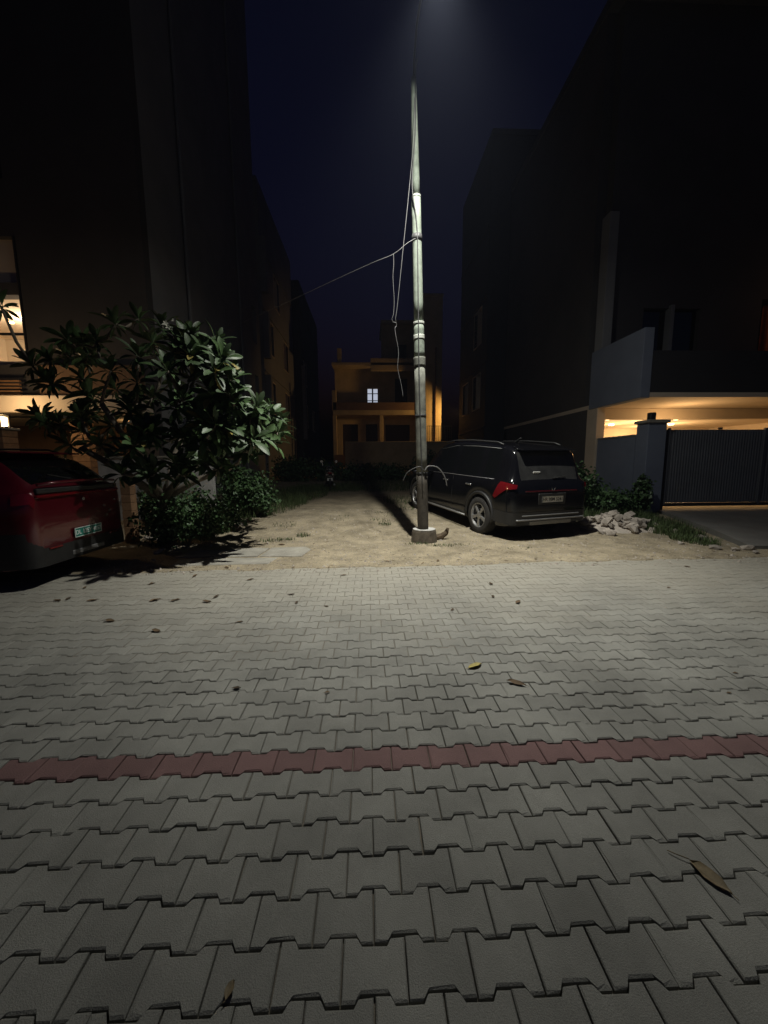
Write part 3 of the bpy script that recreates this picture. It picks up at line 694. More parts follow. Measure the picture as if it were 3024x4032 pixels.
# ------------------------------------------------------------------ shrubs, weeds, grass
def leafy(mb, c, rad, n, ls, flat=1., updir=.4):
    c = Vector(c)
    for _ in range(n):
        d = Vector((random.gauss(0, 1), random.gauss(0, 1), random.gauss(0, 1))).normalized()
        d *= (random.random()**.45)*(.5+.95*sn(d.x*2.6+c.x*3+7, d.z*2.6+d.y*2.6+c.y*5+3)) + (.45*random.random() if random.random() < .05 else 0)
        p = c + Vector((d.x*rad[0], d.y*rad[1], d.z*rad[2]))
        if p.z < .02: p.z = .02+random.random()*.1
        nrm = (Vector((random.gauss(0, .7), random.gauss(0, .7), random.gauss(updir, .6)))+d*.6).normalized()
        mt = Matrix.Translation(p) @ nrm.to_track_quat('Z', 'Y').to_matrix().to_4x4() @ Matrix.Rotation(random.random()*6.28, 4, 'Z')
        l = ls*random.uniform(.6, 1.3); w = l*.32*flat
        mb.add([mt @ Vector(v) for v in ((-l/2, 0, 0), (-l*.1, -w, .12*l), (l/2, 0, -.05*l), (-l*.1, w, .12*l))], [(0, 1, 2), (0, 2, 3)])
def shrub(label, loc, blobs, n, ls, group=None, flat=1.2):
    z = ground_z(loc[0], loc[1]); t = thing('shrub', label, 'shrub', (loc[0], loc[1], z), group=group)
    q = MB(); st = MB()
    for (bx, by, bz, rx, rz) in blobs:
        leafy(q, (bx, by, bz), (rx, rx*.8, rz), int(n*rx*rx*rz*8)+60, ls, flat)
        for _ in range(5): st.tube([(bx*.3+random.gauss(0, .05), by*.3+random.gauss(0, .05), -.03), (bx*.7+random.gauss(0, .06), by*.7, bz*.5), (bx+random.gauss(0, rx*.3), by+random.gauss(0, rx*.3), bz+rz*.3)], [.012, .009, .004], 5)
    tag(q.build('crown', 'shrub_leaf', t), kind='stuff'); st.build('stem', 'bark', t)
shrub('leafy round shrub at the grassy edge right of the plumeria', (-3.0, 9.7), [(0, 0, .62, .55, .5), (-.35, .2, .8, .45, .5), (.3, -.1, .4, .4, .33)], 1500, .10)
shrub('dark low shrub under the plumeria tree', (-3.45, 6.85), [(0, 0, .42, .42, .42), (.35, .35, .4, .4, .36), (-.35, .2, .5, .4, .5)], 1300, .08)
shrub('dark tangle of weeds under the right side of the plumeria', (-3.25, 7.75), [(0, 0, .4, .42, .4), (.2, .5, .35, .4, .33), (-.35, .3, .55, .4, .45)], 1300, .09)
shrub('dim tangled bush against the pale boundary wall', (-4.6, 8.9), [(0, 0, .4, .45, .4), (-.4, 0, .5, .4, .45)], 1300, .08)
shrub('tall weedy bush growing right behind the black car', (5.2, 9.35), [(0, 0, .6, .42, .6), (.35, .1, .45, .4, .45), (-.2, .3, .8, .35, .55)], 1600, .10)
shrub('low weedy bush on the verge between car and driveway', (6.05, 9.3), [(0, 0, .35, .5, .33), (.4, .1, .28, .4, .26)], 1500, .09)
shrub('small plant at the foot of the gate pillar', (6.75, 9.25), [(0, 0, .45, .28, .4), (.05, .05, .75, .22, .25)], 2200, .10)
shrub('dark bush beside the far boundary wall near the car bonnet', (3.2, 21.5), [(0, 0, .7, .8, .8), (.9, .3, .5, .7, .6)], 500, .14)
shrub('wide dark hedge of weeds at the far end of the lot', (-.5, 20.5), [(0, 0, .4, 1.2, .55), (-1.8, .3, .5, 1.2, .6), (1.7, .2, .4, 1.1, .5), (-3.4, .1, .6, 1.2, .7)], 260, .15)

def grass(label, spots, n, hgt, name='grass'):
    q = MB()
    for (x0, y0, rx, ry, dens, hs) in spots:
        for _ in range(int(n*dens)):
            a = random.random()*6.283; r = math.sqrt(random.random())
            x = x0+rx*r*math.cos(a); y = y0+ry*r*math.sin(a); z = ground_z(x, y)-.01
            h = hgt*hs*random.uniform(.4, 1.2); b = random.random()*6.283; lean = random.uniform(.1, .8)*h
            dx, dy = math.cos(b), math.sin(b); w = .0035+.004*random.random()
            q.add([(x-dy*w, y+dx*w, z), (x+dy*w, y-dx*w, z), (x+dx*lean*.4-dy*w*.7, y+dy*lean*.4+dx*w*.7, z+h*.6), (x+dx*lean*.4+dy*w*.7, y+dy*lean*.4-dx*w*.7, z+h*.6), (x+dx*lean, y+dy*lean, z+h)],
                  [(0, 1, 3, 2), (2, 3, 4)])
    return tag(q.build(name, 'grass_blade'), label, None, kind='stuff')
GS = [(-3.2, 11.5, 1.3, 2.2, 5, 1), (-2.9, 14, 1.4, 2.5, 5, 1), (-4, 10, 1.2, 1.2, 4, 1.1), (-2.3, 12.2, .5, 1.4, 1.2, .6), (-1.8, 16.5, 1.6, 1.6, 4, 1),
      (.6, 17.5, 2.5, 2.5, 5, 1), (5.6, 10.5, 1.2, 2, 3, 1.2), (6.2, 8.9, .55, .8, 2.5, .9), (6.2, 7.6, .42, .75, 2.6, .75), (5.95, 6.7, .3, .45, 1.4, .5), (6.6, 8.4, .35, .8, 1.6, .7), (5.0, 9.2, .8, .6, 2, 1),
      (-3.6, 8.2, .7, .7, 1.6, .7), (1.0, 12.2, .6, 1.0, .6, .6)]
grass('grass and weeds growing along the edges of the lot', GS, 520, .26)
TF = [(.35, 8.7, .16, .12, .5, .6), (.25, 9.1, .25, .15, .3, .5), (-1.75, 7.35, .35, .07, .7, .5), (-1.35, 7.7, .14, .1, .5, .7), (.85, 6.75, .2, .1, .4, .4), (1.25, 6.62, .25, .1, .45, .4), (1.6, 6.7, .2, .08, .25, .3),
      (1.0, 10.6, .3, .4, .6, .6), (.45, 9.8, .3, .3, .3, .4), (-1.9, 7.2, .2, .06, .4, .4), (-.7, 9.4, .3, .3, .25, .4), (-1.9, 8.7, .3, .25, .4, .5), (2.5, 6.35, .3, .1, .2, .3)]
grass('sparse small grass tufts on the bare earth', TF, 160, .14, 'grass_tufts')

# pebbles and crumbs on the earth
q = MB()
for _ in range(5200):
    x = random.uniform(-3.8, 6.8); y = 5.15 + 5.4*random.random()**1.6
    if y < edge_y(x)-.3*random.random(): continue
    s = random.uniform(.005, .019)*(1 if random.random() < .95 else 2.0); z = max(ground_z(x, y), 0 if y < edge_y(x)+.1 else -1)
    a = random.random()*6.28
    o = [(x+s*math.cos(a+t)*random.uniform(.7, 1.2), y+s*math.sin(a+t)*random.uniform(.7, 1.2), z-.002) for t in (0, 1.57, 3.14, 4.71)]
    q.add(o+[(x, y, z+s*.8)], [(0, 1, 4), (1, 2, 4), (2, 3, 4), (3, 0, 4)])
tag(q.build('pebbles', 'rubble'), 'small pebbles and crumbs strewn over the bare earth', None, kind='stuff')

q = MB()
for _ in range(900):                                   # straw, leaf scraps and twigs trodden into the earth
    x = random.uniform(-3.2, 6.2); y = 5.2 + 5.5*random.random()**1.4
    if y < edge_y(x)-.25*random.random(): continue
    z = max(ground_z(x, y), 0 if y < edge_y(x)+.1 else -1)+.003; a = random.random()*6.28; l_ = random.uniform(.012, .05); w_ = random.uniform(.002, .012)
    c_, s_ = math.cos(a), math.sin(a)
    q.add([(x-c_*l_, y-s_*l_, z), (x-s_*w_, y+c_*w_, z+.004), (x+c_*l_, y+s_*l_, z+random.uniform(0, .012)), (x+s_*w_, y-c_*w_, z)], [(0, 3, 2, 1)])
tag(q.build('litter', 'dry_leaf'), 'straw and leaf scraps scattered over the bare earth', None, kind='stuff')

# ------------------------------------------------------------------ rubble heap, slabs
def chunk_geo(seed):
    rnd = random.Random(seed); bm = bmesh.new(); bmesh.ops.create_icosphere(bm, subdivisions=1, radius=1)
    for v in bm.verts: v.co = v.co*rnd.uniform(.75, 1.15)
    for _ in range(4):
        nrm = Vector((rnd.gauss(0, 1), rnd.gauss(0, 1), rnd.gauss(0, 1))).normalized()
        for v in bm.verts:
            d = v.co.dot(nrm)-rnd.uniform(.5, .62)
            if d > 0: v.co -= nrm*d
    q = MB(); q.v = [v.co[:] for v in bm.verts]; bm.verts.index_update(); q.f = [[v.index for v in f.verts] for f in bm.faces]; bm.free(); return q
CH = [chunk_geo(i).mesh('rubble_piece', 'rubble') for i in range(8)]
def heap_z(x, y):
    dx, dy = (x-5.35)/.95, (y-8.05)/.62
    return max(0, .30*(1-math.sqrt(dx*dx+dy*dy)))
n = 0
while n < 95:
    x = random.gauss(5.35, .45); y = random.gauss(8.05, .30); hz = heap_z(x, y)
    if abs(x-5.35) > 1.0 or y < 7.35 or x < 4.55: continue
    s = random.uniform(.05, .115) if random.random() < .8 else random.uniform(.11, .15)
    o = link('rubble_piece', CH[n % 8]); o.location = (x, y, ground_z(x, y)+hz+s*.25); o.scale = (s*random.uniform(.9, 1.4), s*random.uniform(.8, 1.2), s*random.uniform(.5, .9))
    o.rotation_euler = (random.gauss(0, .5), random.gauss(0, .5), random.random()*6.28)
    tag(o, 'pale broken concrete lump in the rubble heap right of the black car', 'rubble', 'rubble heap pieces'); n += 1
q = MB(); hx = 18
for j in range(hx+1):
    for i in range(hx+1):
        x = 4.5+1.8*i/hx; y = 7.35+1.4*j/hx; q.v.append((x, y, ground_z(x, y)-.06+heap_z(x, y)*.95))
q.f = [(j*(hx+1)+i, j*(hx+1)+i+1, (j+1)*(hx+1)+i+1, (j+1)*(hx+1)+i) for j in range(hx) for i in range(hx)]
tag(q.build('rubble_fines', 'rubble', None, True), 'crushed fines under the rubble heap', None, kind='stuff')
for k, (x, y, s, lb) in enumerate([(5.75, 6.05, .09, 'broken concrete chunk nearest the road at the driveway edge'), (6.0, 5.95, .07, 'small concrete chunk by the driveway corner'), (6.3, 6.0, .11, 'large cracked concrete chunk at the driveway corner'),
        (6.15, 5.75, .06, 'smallest concrete chunk on the road edge by the driveway'), (5.5, 6.45, .06, 'lone pale stone on the grass verge below the rubble'), (6.25, 6.9, .13, 'flat concrete piece half hidden in the verge grass')]):
    o = link('concrete_chunk', CH[k]); o.location = (x, y, ground_z(x, y)+s*.3); o.scale = (s*1.3, s, s*.6); o.rotation_euler = (.2, .1, k*1.3); tag(o, lb, 'rubble', 'loose chunks by the driveway')
for k, (x, y, s) in enumerate([(-4.35, 7.6, .09), (-4.1, 7.5, .06), (-3.9, 7.65, .08), (-3.7, 7.4, .05), (-3.55, 6.45, .10), (-3.3, 6.6, .06), (-3.05, 8.9, .06), (-2.9, 8.75, .05)]):
    o = link('stone', CH[k]); o.location = (x, y, ground_z(x, y)+s*.25); o.scale = (s*1.4, s, s*.5); o.rotation_euler = (.1, .2, k); tag(o, 'pale stone lying in the dark under the plumeria', 'stone', 'stones under the tree')
def slab(label, poly, h=.035, dz=0.):
    cx = sum(p[0] for p in poly)/len(poly); cy = sum(p[1] for p in poly)/len(poly)
    q = MB(); n = len(poly); zt = max(ground_z(x, y) for x, y in poly)+.012+dz
    ins = [(cx+(x-cx)*.985, cy+(y-cy)*.97) for x, y in poly]
    q.v = [(x, y, zt) for x, y in ins]+[(x, y, zt-.008) for x, y in poly]+[(x, y, zt-.12) for x, y in poly]
    q.f = [tuple(range(n))]+[(r*n+(i+1) % n, r*n+i, (r+1)*n+i, (r+1)*n+(i+1) % n) for r in (0, 1) for i in range(n)]
    tag(q.build('concrete_slab', 'concrete'), label, 'slab', 'flat slabs at the edge of the earth')
slab('rectangular concrete slab nearest the bare lane, chipped corner', [(-1.75, 6.02), (-1.08, 5.98), (-1.0, 6.45), (-1.12, 6.66), (-1.70, 6.62)])
slab('concrete slab in the middle of the flat slab row', [(-2.42, 6.03), (-1.79, 6.02), (-1.74, 6.6), (-2.0, 6.63), (-2.38, 6.52)])
slab('concrete slab half in the tree shadow at the end of the row', [(-3.05, 6.0), (-2.46, 6.03), (-2.42, 6.45), (-2.7, 6.5), (-3.0, 6.38)])
slab('cracked flat slab strip along the paver edge', [(-2.9, 5.55), (-1.5, 5.58), (-1.45, 5.93), (-2.2, 5.96), (-2.95, 5.92)], dz=-.004)

# ------------------------------------------------------------------ fallen leaves
def fallen(seed, L_, Wd):
    rnd = random.Random(seed); v = []; f = []; prof = [(0, .04), (.1, .3), (.3, .85), (.55, 1), (.8, .7), (1, .03)]
    for t, w in prof:
        x = (t-.5)*L_; h = Wd/2*w; z = .006+.10*L_*(abs(t-.5)**1.5)*rnd.uniform(.5, 2.0); c = rnd.uniform(.15, .7)
        v += [(x, -h, z+h*c), (x, rnd.gauss(0, .004), z*.5), (x, h, z+h*c*rnd.uniform(.2, 1.6))]
    for i in range(5): a = i*3; f += [(a, a+3, a+4, a+1), (a+1, a+4, a+5, a+2)]
    q = MB(); q.v = v; q.f = f
    q.tube([(-L_*.5, 0, .006), (-L_*.65, .004, .008)], .0015, 4); return q
FL = [fallen(i, .11, .045).mesh('fallen_leaf', 'dry_leaf', True) for i in range(5)]
LV = [(-1.54,4.84),(-0.35,4.97),(-2.72,4.74),(-3.46,4.64),(-3.44,4.20),(-3.36,4.25),(-3.05,4.18),(-2.36,4.14),(-2.14,4.13),(-1.77,4.07),(-1.73,4.22),(-0.46,3.87),(-0.79,3.99),(-2.49,3.60),(-1.92,3.35),(-1.24,3.51),(-0.90,2.43),(-0.29,2.35),(0.83,3.70),(1.48,4.50),(1.36,4.05),(2.31,2.22),(2.57,2.44),(1.02,5.6),(-2.04,5.41),(-0.90,4.25),(3.52,4.24),(4.46,5.09),(0.27,5.6),(1.57,3.87),(-2.33,5.05),(-1.9,7.0),(-1.6,6.9),(-2.3,6.8)]
for i, (x, y) in enumerate(LV):
    o = link('fallen_leaf', FL[i % 5]); s = random.uniform(.5, 1.1)*(.5 if 16 <= i <= 17 or i in (21, 22) else 1)
    z = .002 if y < edge_y(x) else ground_z(x, y)+.002
    if -3.1 < x < -1 and 5.5 < y < 6.7: z += .03
    o.location = (x, y, z); o.scale = (s, s, s); o.rotation_euler = (0, 0, random.random()*6.28)
    tag(o, 'small curled dry leaf lying on the far half of the paving', 'leaf', 'dry leaves on the far paving')
for nm, lb, loc, L_, Wd, rz, m in [('fallen_leaf', 'yellow leaf lying flat on the pavers', (.76, 2.62), .13, .055, .5, 'yellow_leaf'), ('fallen_leaf', 'dark crumpled leaf on the pavers right of the yellow leaf', (.98, 2.39), .13, .04, 2.6, 'dry_leaf'),
        ('fallen_leaf', 'large brown leaf with a long stalk at the right foreground', (1.212, 1.155), .13, .046, R(115), 'brown_leaf'), ('fallen_leaf', 'small curled leaf on the nearest pavers at bottom left', (-.414, .925), .045, .026, 1.4, 'brown_leaf')]:
    q = fallen(11, L_, Wd)
    if 'long stalk' in lb: q.tube([(L_*.5, 0, .012), (L_*.75, .02, .01), (L_*.95, .03, .006)], .002, 5)
    o = tag(q.build(nm, m, None, True), lb, 'leaf'); o.location = (*loc, .002); o.rotation_euler = (0, 0, rz)

# ------------------------------------------------------------------ house on the left
hl = thing('lit_house', 'dark tall house at left with glowing first-floor window and cream slab band', 'house', (-9, 11, 0))
T = Vector((9, -11, 0))
def P_(mb, nm, m, par=hl, tr=None):
    tr = tr or T; mb.v = [tuple(Vector(p)+tr) for p in mb.v]; return mb.build(nm, m, par)
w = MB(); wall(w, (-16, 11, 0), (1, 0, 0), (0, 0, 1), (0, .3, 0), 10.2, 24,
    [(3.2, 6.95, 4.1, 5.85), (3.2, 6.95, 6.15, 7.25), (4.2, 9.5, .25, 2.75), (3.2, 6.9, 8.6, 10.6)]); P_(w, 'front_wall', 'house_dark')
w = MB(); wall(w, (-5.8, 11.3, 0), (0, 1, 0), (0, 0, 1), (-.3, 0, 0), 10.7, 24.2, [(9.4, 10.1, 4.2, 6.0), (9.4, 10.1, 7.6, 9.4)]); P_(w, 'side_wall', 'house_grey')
P_(MB().box(-16, -5.75, 10.95, 22, 24.2, 24.5), 'roof', 'house_dark')
P_(MB().bbox(-14.5, -5.85, 10.25, 10.99, 2.78, 3.2, .02), 'slab_band', 'house_cream')
for k in range(5): P_(MB().bbox(-14.2, -9.0, 10.62, 10.7, 3.26+.085*k, 3.30+.085*k, .008), 'slat', 'slat_wood')
P_(MB().bbox(-8.6, -6.0, 10.72, 10.98, 3.25, 4.05, .02), 'balcony_parapet', 'house_brown')
# first-floor room
rm = MB(); rm.box(-13, -8.95, 11.32, 15.2, 3.9, 3.98); P_(rm, 'room_floor', 'house_brown')
P_(MB().box(-13, -8.95, 11.32, 15.2, 5.92, 5.98), 'room_ceiling', 'room_wall')
P_(MB().box(-13, -8.95, 15.0, 15.2, 3.98, 5.92), 'room_back_wall', 'room_wall')
P_(MB().box(-9.1, -8.95, 11.32, 15.0, 3.98, 5.92), 'room_side_wall', 'room_wall')
P_(MB().box(-13.2, -13.0, 11.32, 15.2, 3.9, 5.98), 'room_side_wall', 'room_wall')
P_(MB().box(-15.9, -15.7, 11.32, 22, 0, 24.2), 'rear_side_wall', 'house_dark')
P_(MB().box(-15.7, -6.1, 21.8, 22, 0, 24.2), 'rear_wall', 'house_dark')
P_(MB().box(-9.0, -8.97, 10.96, 11.04, 4.1, 7.25), 'window_jamb', 'frame_dark')
P_(MB().bbox(-12.8, -9.05, 11.04, 11.1, 4.87, 4.93, .01), 'transom', 'frame_dark')
P_(MB().bbox(-10.9, -10.84, 11.04, 11.1, 4.1, 5.85, .01), 'mullion', 'frame_dark')
P_(MB().bbox(-10.6, -9.15, 11.6, 11.75, 3.99, 4.35, .04), 'sofa_back', 'curtain_grey')
P_(MB().box(-12.8, -9.05, 11.15, 11.18, 6.15, 7.25), 'window_blind', 'house_cream')
P_(MB().lathe([(0, 0), (.07, 0), (.08, .03)], 16, Matrix.Translation((-9.6, 12.6, 5.885))), 'downlight', 'warm_glow')
P_(MB().lathe([(0, 0), (.07, 0), (.08, .03)], 16, Matrix.Translation((-11.2, 13.2, 5.885))), 'downlight', 'warm_glow')
lamp('room_light', 'POINT', Vector((-10.3, 13.0, 5.55))+T, 120, (1, .76, .5), hl, .12)
# porch
P_(MB().box(-11.8, -6.5, 13.4, 13.6, .2, 2.75), 'porch_wall', 'house_brown')
P_(MB().box(-11.8, -6.5, 11.32, 13.4, 2.74, 2.77), 'porch_ceiling', 'house_cream')
P_(MB().bbox(-9.3, -8.5, 13.33, 13.4, .2, 2.3, .02), 'front_door', 'door_dark')
for k in range(17):
    P_(MB().bbox(-7.92+random.uniform(-.006, .006), -7.46, 10.7, 10.96+random.uniform(-.006, .006), .02+.152*k, .166+.152*k, .008), 'stone_course', 'brown_brick')
P_(MB().lathe([(0, 0), (.055, 0), (.06, .03)], 14, Matrix.Translation((-6.75, 11.9, 2.70))), 'downlight', 'warm_glow')
lamp('porch_light', 'POINT', Vector((-6.9, 11.9, 2.55))+T, 9, (1, .62, .28), hl, .06)

for y_ in (13.4, 18.6):
    P_(MB().tube([(-5.72, y_, .1), (-5.72, y_, 24)], .055, 8), 'drain_pipe', 'house_grey')
gl = thing('gate_lantern', 'glowing square lantern on a brick gate post at the left edge', 'lantern', (-8.55, 9.45, 0))
for k in range(15): MB().bbox(-.2+random.uniform(-.005, .005), .2, -.2, .2+random.uniform(-.005, .005), .02+.15*k, .163+.15*k, .008).build('brick_course', 'brown_brick', gl)
MB().bbox(-.24, .24, -.24, .24, 2.28, 2.33, .01).build('cap', 'concrete', gl)
MB().bbox(-.10, .10, -.10, .10, 2.37, 2.58, .012).build('lantern_glass', 'warm_glow', gl)
fr = MB()
for a in (-.11, .11):
    for b in (-.11, .11): fr.box(a-.012, a+.012, b-.012, b+.012, 2.33, 2.62)
fr.bbox(-.14, .14, -.14, .14, 2.62, 2.66, .01); fr.build('lantern_frame', 'frame_dark', gl)
lamp('lantern_light', 'POINT', (0, -.0, 2.95), 48, (1, .68, .36), gl, .1)

bw = MB(); wall(bw, (-6.4, 9.4, 0), (1, 0, 0), (0, 0, 1), (0, .15, 0), 2.65, 1.6); b_ = tag(bw.build('boundary_wall', 'plaster_white'), 'pale weathered plaster wall glimpsed behind the plumeria', 'wall')
MB().bbox(-6.42, -3.73, 9.37, 9.58, 1.6, 1.66, .01).build('coping', 'concrete', b_)
bp = thing('brick_post', 'short brown brick post behind the red car', 'post', (-4.5, 7.35, 0))
for k in range(8): MB().bbox(-.09+random.uniform(-.004, .004), .09, -.09, .09+random.uniform(-.004, .004), .015+.15*k, .16+.15*k, .006).build('brick_course', 'brown_brick', bp)

# ------------------------------------------------------------------ further houses on the left side of the lot
def row_house(name, label, x0, x1, y0, y1, zt, m, wins, side, fin=None):
    """plain tall house whose lot-facing wall is seen at a grazing angle; wins = (along, width, sill, height)"""
    h = thing(name, label, 'house', ((x0+x1)/2, y0, 0), group='tall houses along the lot')
    t = Vector((-(x0+x1)/2, -y0, 0)); xl = x1 if side > 0 else x0
    holes = [(a, a+b, c, c+d) for a, b, c, d in wins]
    w = MB(); wall(w, (xl, y0, 0), (0, 1, 0), (0, 0, 1), (-.3*side, 0, 0), y1-y0, zt, holes); P_(w, 'side_wall', m, h, t)
    w = MB(); wall(w, (x0+(.3 if side < 0 else 0), y0, 0), (1, 0, 0), (0, 0, 1), (0, .3, 0), x1-x0-.3, zt, [(1.2, 2.6, 4.3, 6), (1.2, 2.6, 7.5, 9.2)]); P_(w, 'front_wall', m, h, t)
    P_(MB().box(x0, x1, y0-.05, y1, zt, zt+.25), 'roof', m, h, t)
    for a, b, c, d in wins:
        o = P_(MB().box(xl-.2*side, xl-.17*side, y0+a, y0+a+b, c, c+d), 'window', 'dark_glass', h, t)
        fr = MB(); e = .05; xa, xb = sorted((xl-.16*side, xl+.03*side))
        for q in ((y0+a-e, y0+a, c-e, c+d+e), (y0+a+b, y0+a+b+e, c-e, c+d+e), (y0+a, y0+a+b, c-e, c), (y0+a, y0+a+b, c+d, c+d+e), (y0+a+b/2-.02, y0+a+b/2+.02, c, c+d)):
            fr.box(xa, xb, q[0], q[1], q[2], q[3])
        P_(fr, 'window_frame', 'house_cream', o, t)
    if fin:
        for ya, yb, px, z0, z1 in fin: P_(MB().bbox(min(xl, xl+px*side), max(xl, xl+px*side), ya, yb, z0, z1, .02), 'fin', 'house_grey', h, t)
    for z in (3.2, 6.5, 9.8, 13):
        if z < zt: P_(MB().bbox(min(xl, xl+.06*side), max(xl, xl+.06*side), y0+.02, y1, z, z+.12, .01), 'string_course', m, h, t)
    return h
row_house('tall_house', 'grey house behind the plumeria with window fins, second along the left side', -15, -5.7, 22.3, 31, 16, 'house_grey',
    [(1.0, 1.4, 4.4, 1.8), (5.2, 1.4, 4.4, 1.8), (1.0, 1.4, 7.8, 1.8), (5.2, 1.4, 7.8, 1.8), (3, 1.4, 11, 1.8)], 1, [(22.25, 22.6, .35, 3.3, 6.3), (22.25, 22.6, .35, 7.2, 9.6), (22.25, 22.6, .35, 10.6, 13.4)])
row_house('tall_house', 'far dark house ending the left side row near the lit building', -14, -5.2, 31.6, 42, 15, 'house_dark',
    [(1.0, 1.4, 4.4, 1.8), (5.2, 1.4, 4.4, 1.8), (1.0, 1.4, 7.8, 1.8)], 1, [(31.55, 31.9, .3, 3.3, 9)])

# ------------------------------------------------------------------ house on the right
hr = thing('stilt_house', 'dark house at right raised over a warm lit open carport', 'house', (10, 9.9, 0)); T2 = Vector((-10, -9.9, 0))
def Q_(mb, nm, m, par=hr): return P_(mb, nm, m, par, T2)
CZ = 3.1
Q_(MB().box(7.0, 18, 9.9, 20, CZ, CZ+.12), 'carport_ceiling', 'house_cream')
Q_(MB().box(7.0, 18, 9.98, 20, .06, .215), 'carport_floor', 'concrete')
Q_(MB().bbox(7.25, 18, 12.0, 12.3, 2.77, CZ-.003, .01), 'beam', 'house_cream')
Q_(MB().bbox(6.98, 7.24, 11.75, 12.3, .2, CZ-.003, .01), 'column', 'house_cream')
Q_(MB().bbox(13.5, 13.9, 11.9, 12.32, .2, CZ-.003, .01), 'column', 'house_cream')
bk = MB(); wall(bk, (7.0, 19.6, .2), (1, 0, 0), (0, 0, 1), (0, .3, 0), 11, 2.9, [(4.0, 5.2, .0, 2.2), (6.6, 7.6, .0, 2.2)]); Q_(bk, 'carport_back_wall', 'house_cream')
for a, b in ((11.0, 12.2), (13.6, 14.6)):
    d = Q_(MB().box(a, b, 19.75, 19.8, .2, 2.4), 'door', 'door_dark'); fr = MB()
    for q in ((a-.1, a, .2, 2.5), (b, b+.1, .2, 2.5), (a, b, 2.4, 2.5)): fr.box(q[0], q[1], 19.5, 19.6, q[2], q[3])
    Q_(fr, 'door_frame', 'house_brown', d)
DL = [(9.3, 14.87), (10.9, 17.2), (11.3, 16.0), (13.1, 18.4), (12.05, 14.9), (13.5, 17.0)]
for x, y in DL:
    Q_(MB().lathe([(0, 0), (.10, 0), (.11, .05), (.12, .055)], 16, Matrix.Translation((x, y, CZ-.058))), 'downlight', 'warm_glow')
for x, y in DL:
    lamp('downlight_lamp', 'POINT', Vector((x, y, CZ-.75))+T2, 80, (1, .64, .30), hr, .05)
lamp('soffit_fill', 'POINT', Vector((9.2, 11.2, CZ-.8))+T2, 48, (1, .62, .28), hr, .05)  # added fill light without a fixture, brightens the soffit behind the gate
# upper floors
Q_(MB().box(7.0, 18, 9.9, 10.15, CZ+.12, 4.25), 'balcony_parapet', 'house_black')
Q_(MB().bbox(6.96, 7.22, 9.88, 12.2, CZ-.02, 4.8, .01), 'balcony_side_wall', 'house_bluegrey')
Q_(MB().bbox(7.02, 7.3, 11.8, 12.19, 4.8, 8.6, .01), 'pale_pier', 'house_grey')
up = MB(); wall(up, (7.3, 12.2, CZ+.12), (1, 0, 0), (0, 0, 1), (0, .3, 0), 10.7, 11, [(1.2, 3.0, .2, 2.9), (5.0, 8.6, .6, 3.2)]); Q_(up, 'front_wall', 'house_dark')
Q_(MB().box(7.0, 7.3, 12.5, 20, CZ+.12, 14.2), 'side_wall', 'house_dark')
Q_(MB().box(7.0, 7.28, 12.31, 20, .1, CZ-.002), 'ground_side_wall', 'house_dark')
Q_(MB().box(17.6, 18, 9.9, 20, .1, CZ-.002), 'end_wall', 'house_cream')
Q_(MB().box(17.6, 18, 9.9, 20, CZ+.12, 14.2), 'upper_end_wall', 'house_dark')
Q_(MB().box(11.8, 17.5, 14.6, 14.7, CZ+.12, 14), 'room_back_wall', 'house_dark')
Q_(MB().box(7.3, 11.7, 14.6, 14.7, CZ+.12, 14), 'room_back_wall', 'house_black')
Q_(MB().box(6.95, 18, 11.2, 20, 14.2, 14.5), 'roof', 'house_dark')
o = Q_(MB().box(8.5, 10.3, 12.35, 12.4, CZ+.32, CZ+3.02), 'glass_door', 'dark_glass')
Q_(MB().bbox(9.3, 9.42, 12.1, 12.35, CZ+.2, CZ+3.1, .01), 'door_mullion', 'house_grey')
Q_(MB().bbox(12.25, 12.31, 12.2, 12.36, CZ+.72, CZ+3.32, .01), 'window_frame', 'frame_dark')
cu = MB(); nC = 60
for i in range(nC+1):
    x = 12.3+3.6*i/nC; yy = 12.6+.05*math.sin(i*1.1)
    cu.v += [(x, yy, CZ+.6), (x, yy, CZ+3.3)]
cu.f = [(2*i, 2*i+2, 2*i+3, 2*i+1) for i in range(nC)]; Q_(cu, 'curtain', 'curtain_orange')
lamp('curtain_fill', 'POINT', Vector((14.2, 11.4, 6.6))+T2, 7, (1, .5, .2), hr, .1)  # fill light added outside the window to brighten the curtain, no fixture

# gate pillar, side wall, gate
gp = thing('gate_pillar', 'blue grey gate pillar with a flat cap at the corner of the driveway', 'pillar', (7.28, 9.8, 0))
MB().bbox(-.24, .24, -.22, .22, .05, 2.42, .012).build('shaft', 'house_bluegrey', gp)
MB().bbox(-.29, .29, -.27, .27, 2.42, 2.50, .012).build('cap', 'concrete', gp)
MB().bbox(-.09, .06, -.06, .09, 2.5, 2.70, .015).build('pillar_light', 'frame_dark', gp)
sw = MB(); wall(sw, (7.05, 10.05, 0), (0, 1, 0), (0, 0, 1), (.2, 0, 0), 4.4, 2.12); s_ = tag(sw.build('side_boundary_wall', 'house_bluegrey'), 'blue grey boundary wall running back from the gate pillar', 'wall')
MB().bbox(7.03, 7.27, 10.06, 11.74, 2.12, 2.17, .008).build('coping', 'concrete', s_)
gt = thing('metal_gate', 'dark corrugated sheet metal gate closing the driveway', 'gate', (7.6, 9.72, .33))
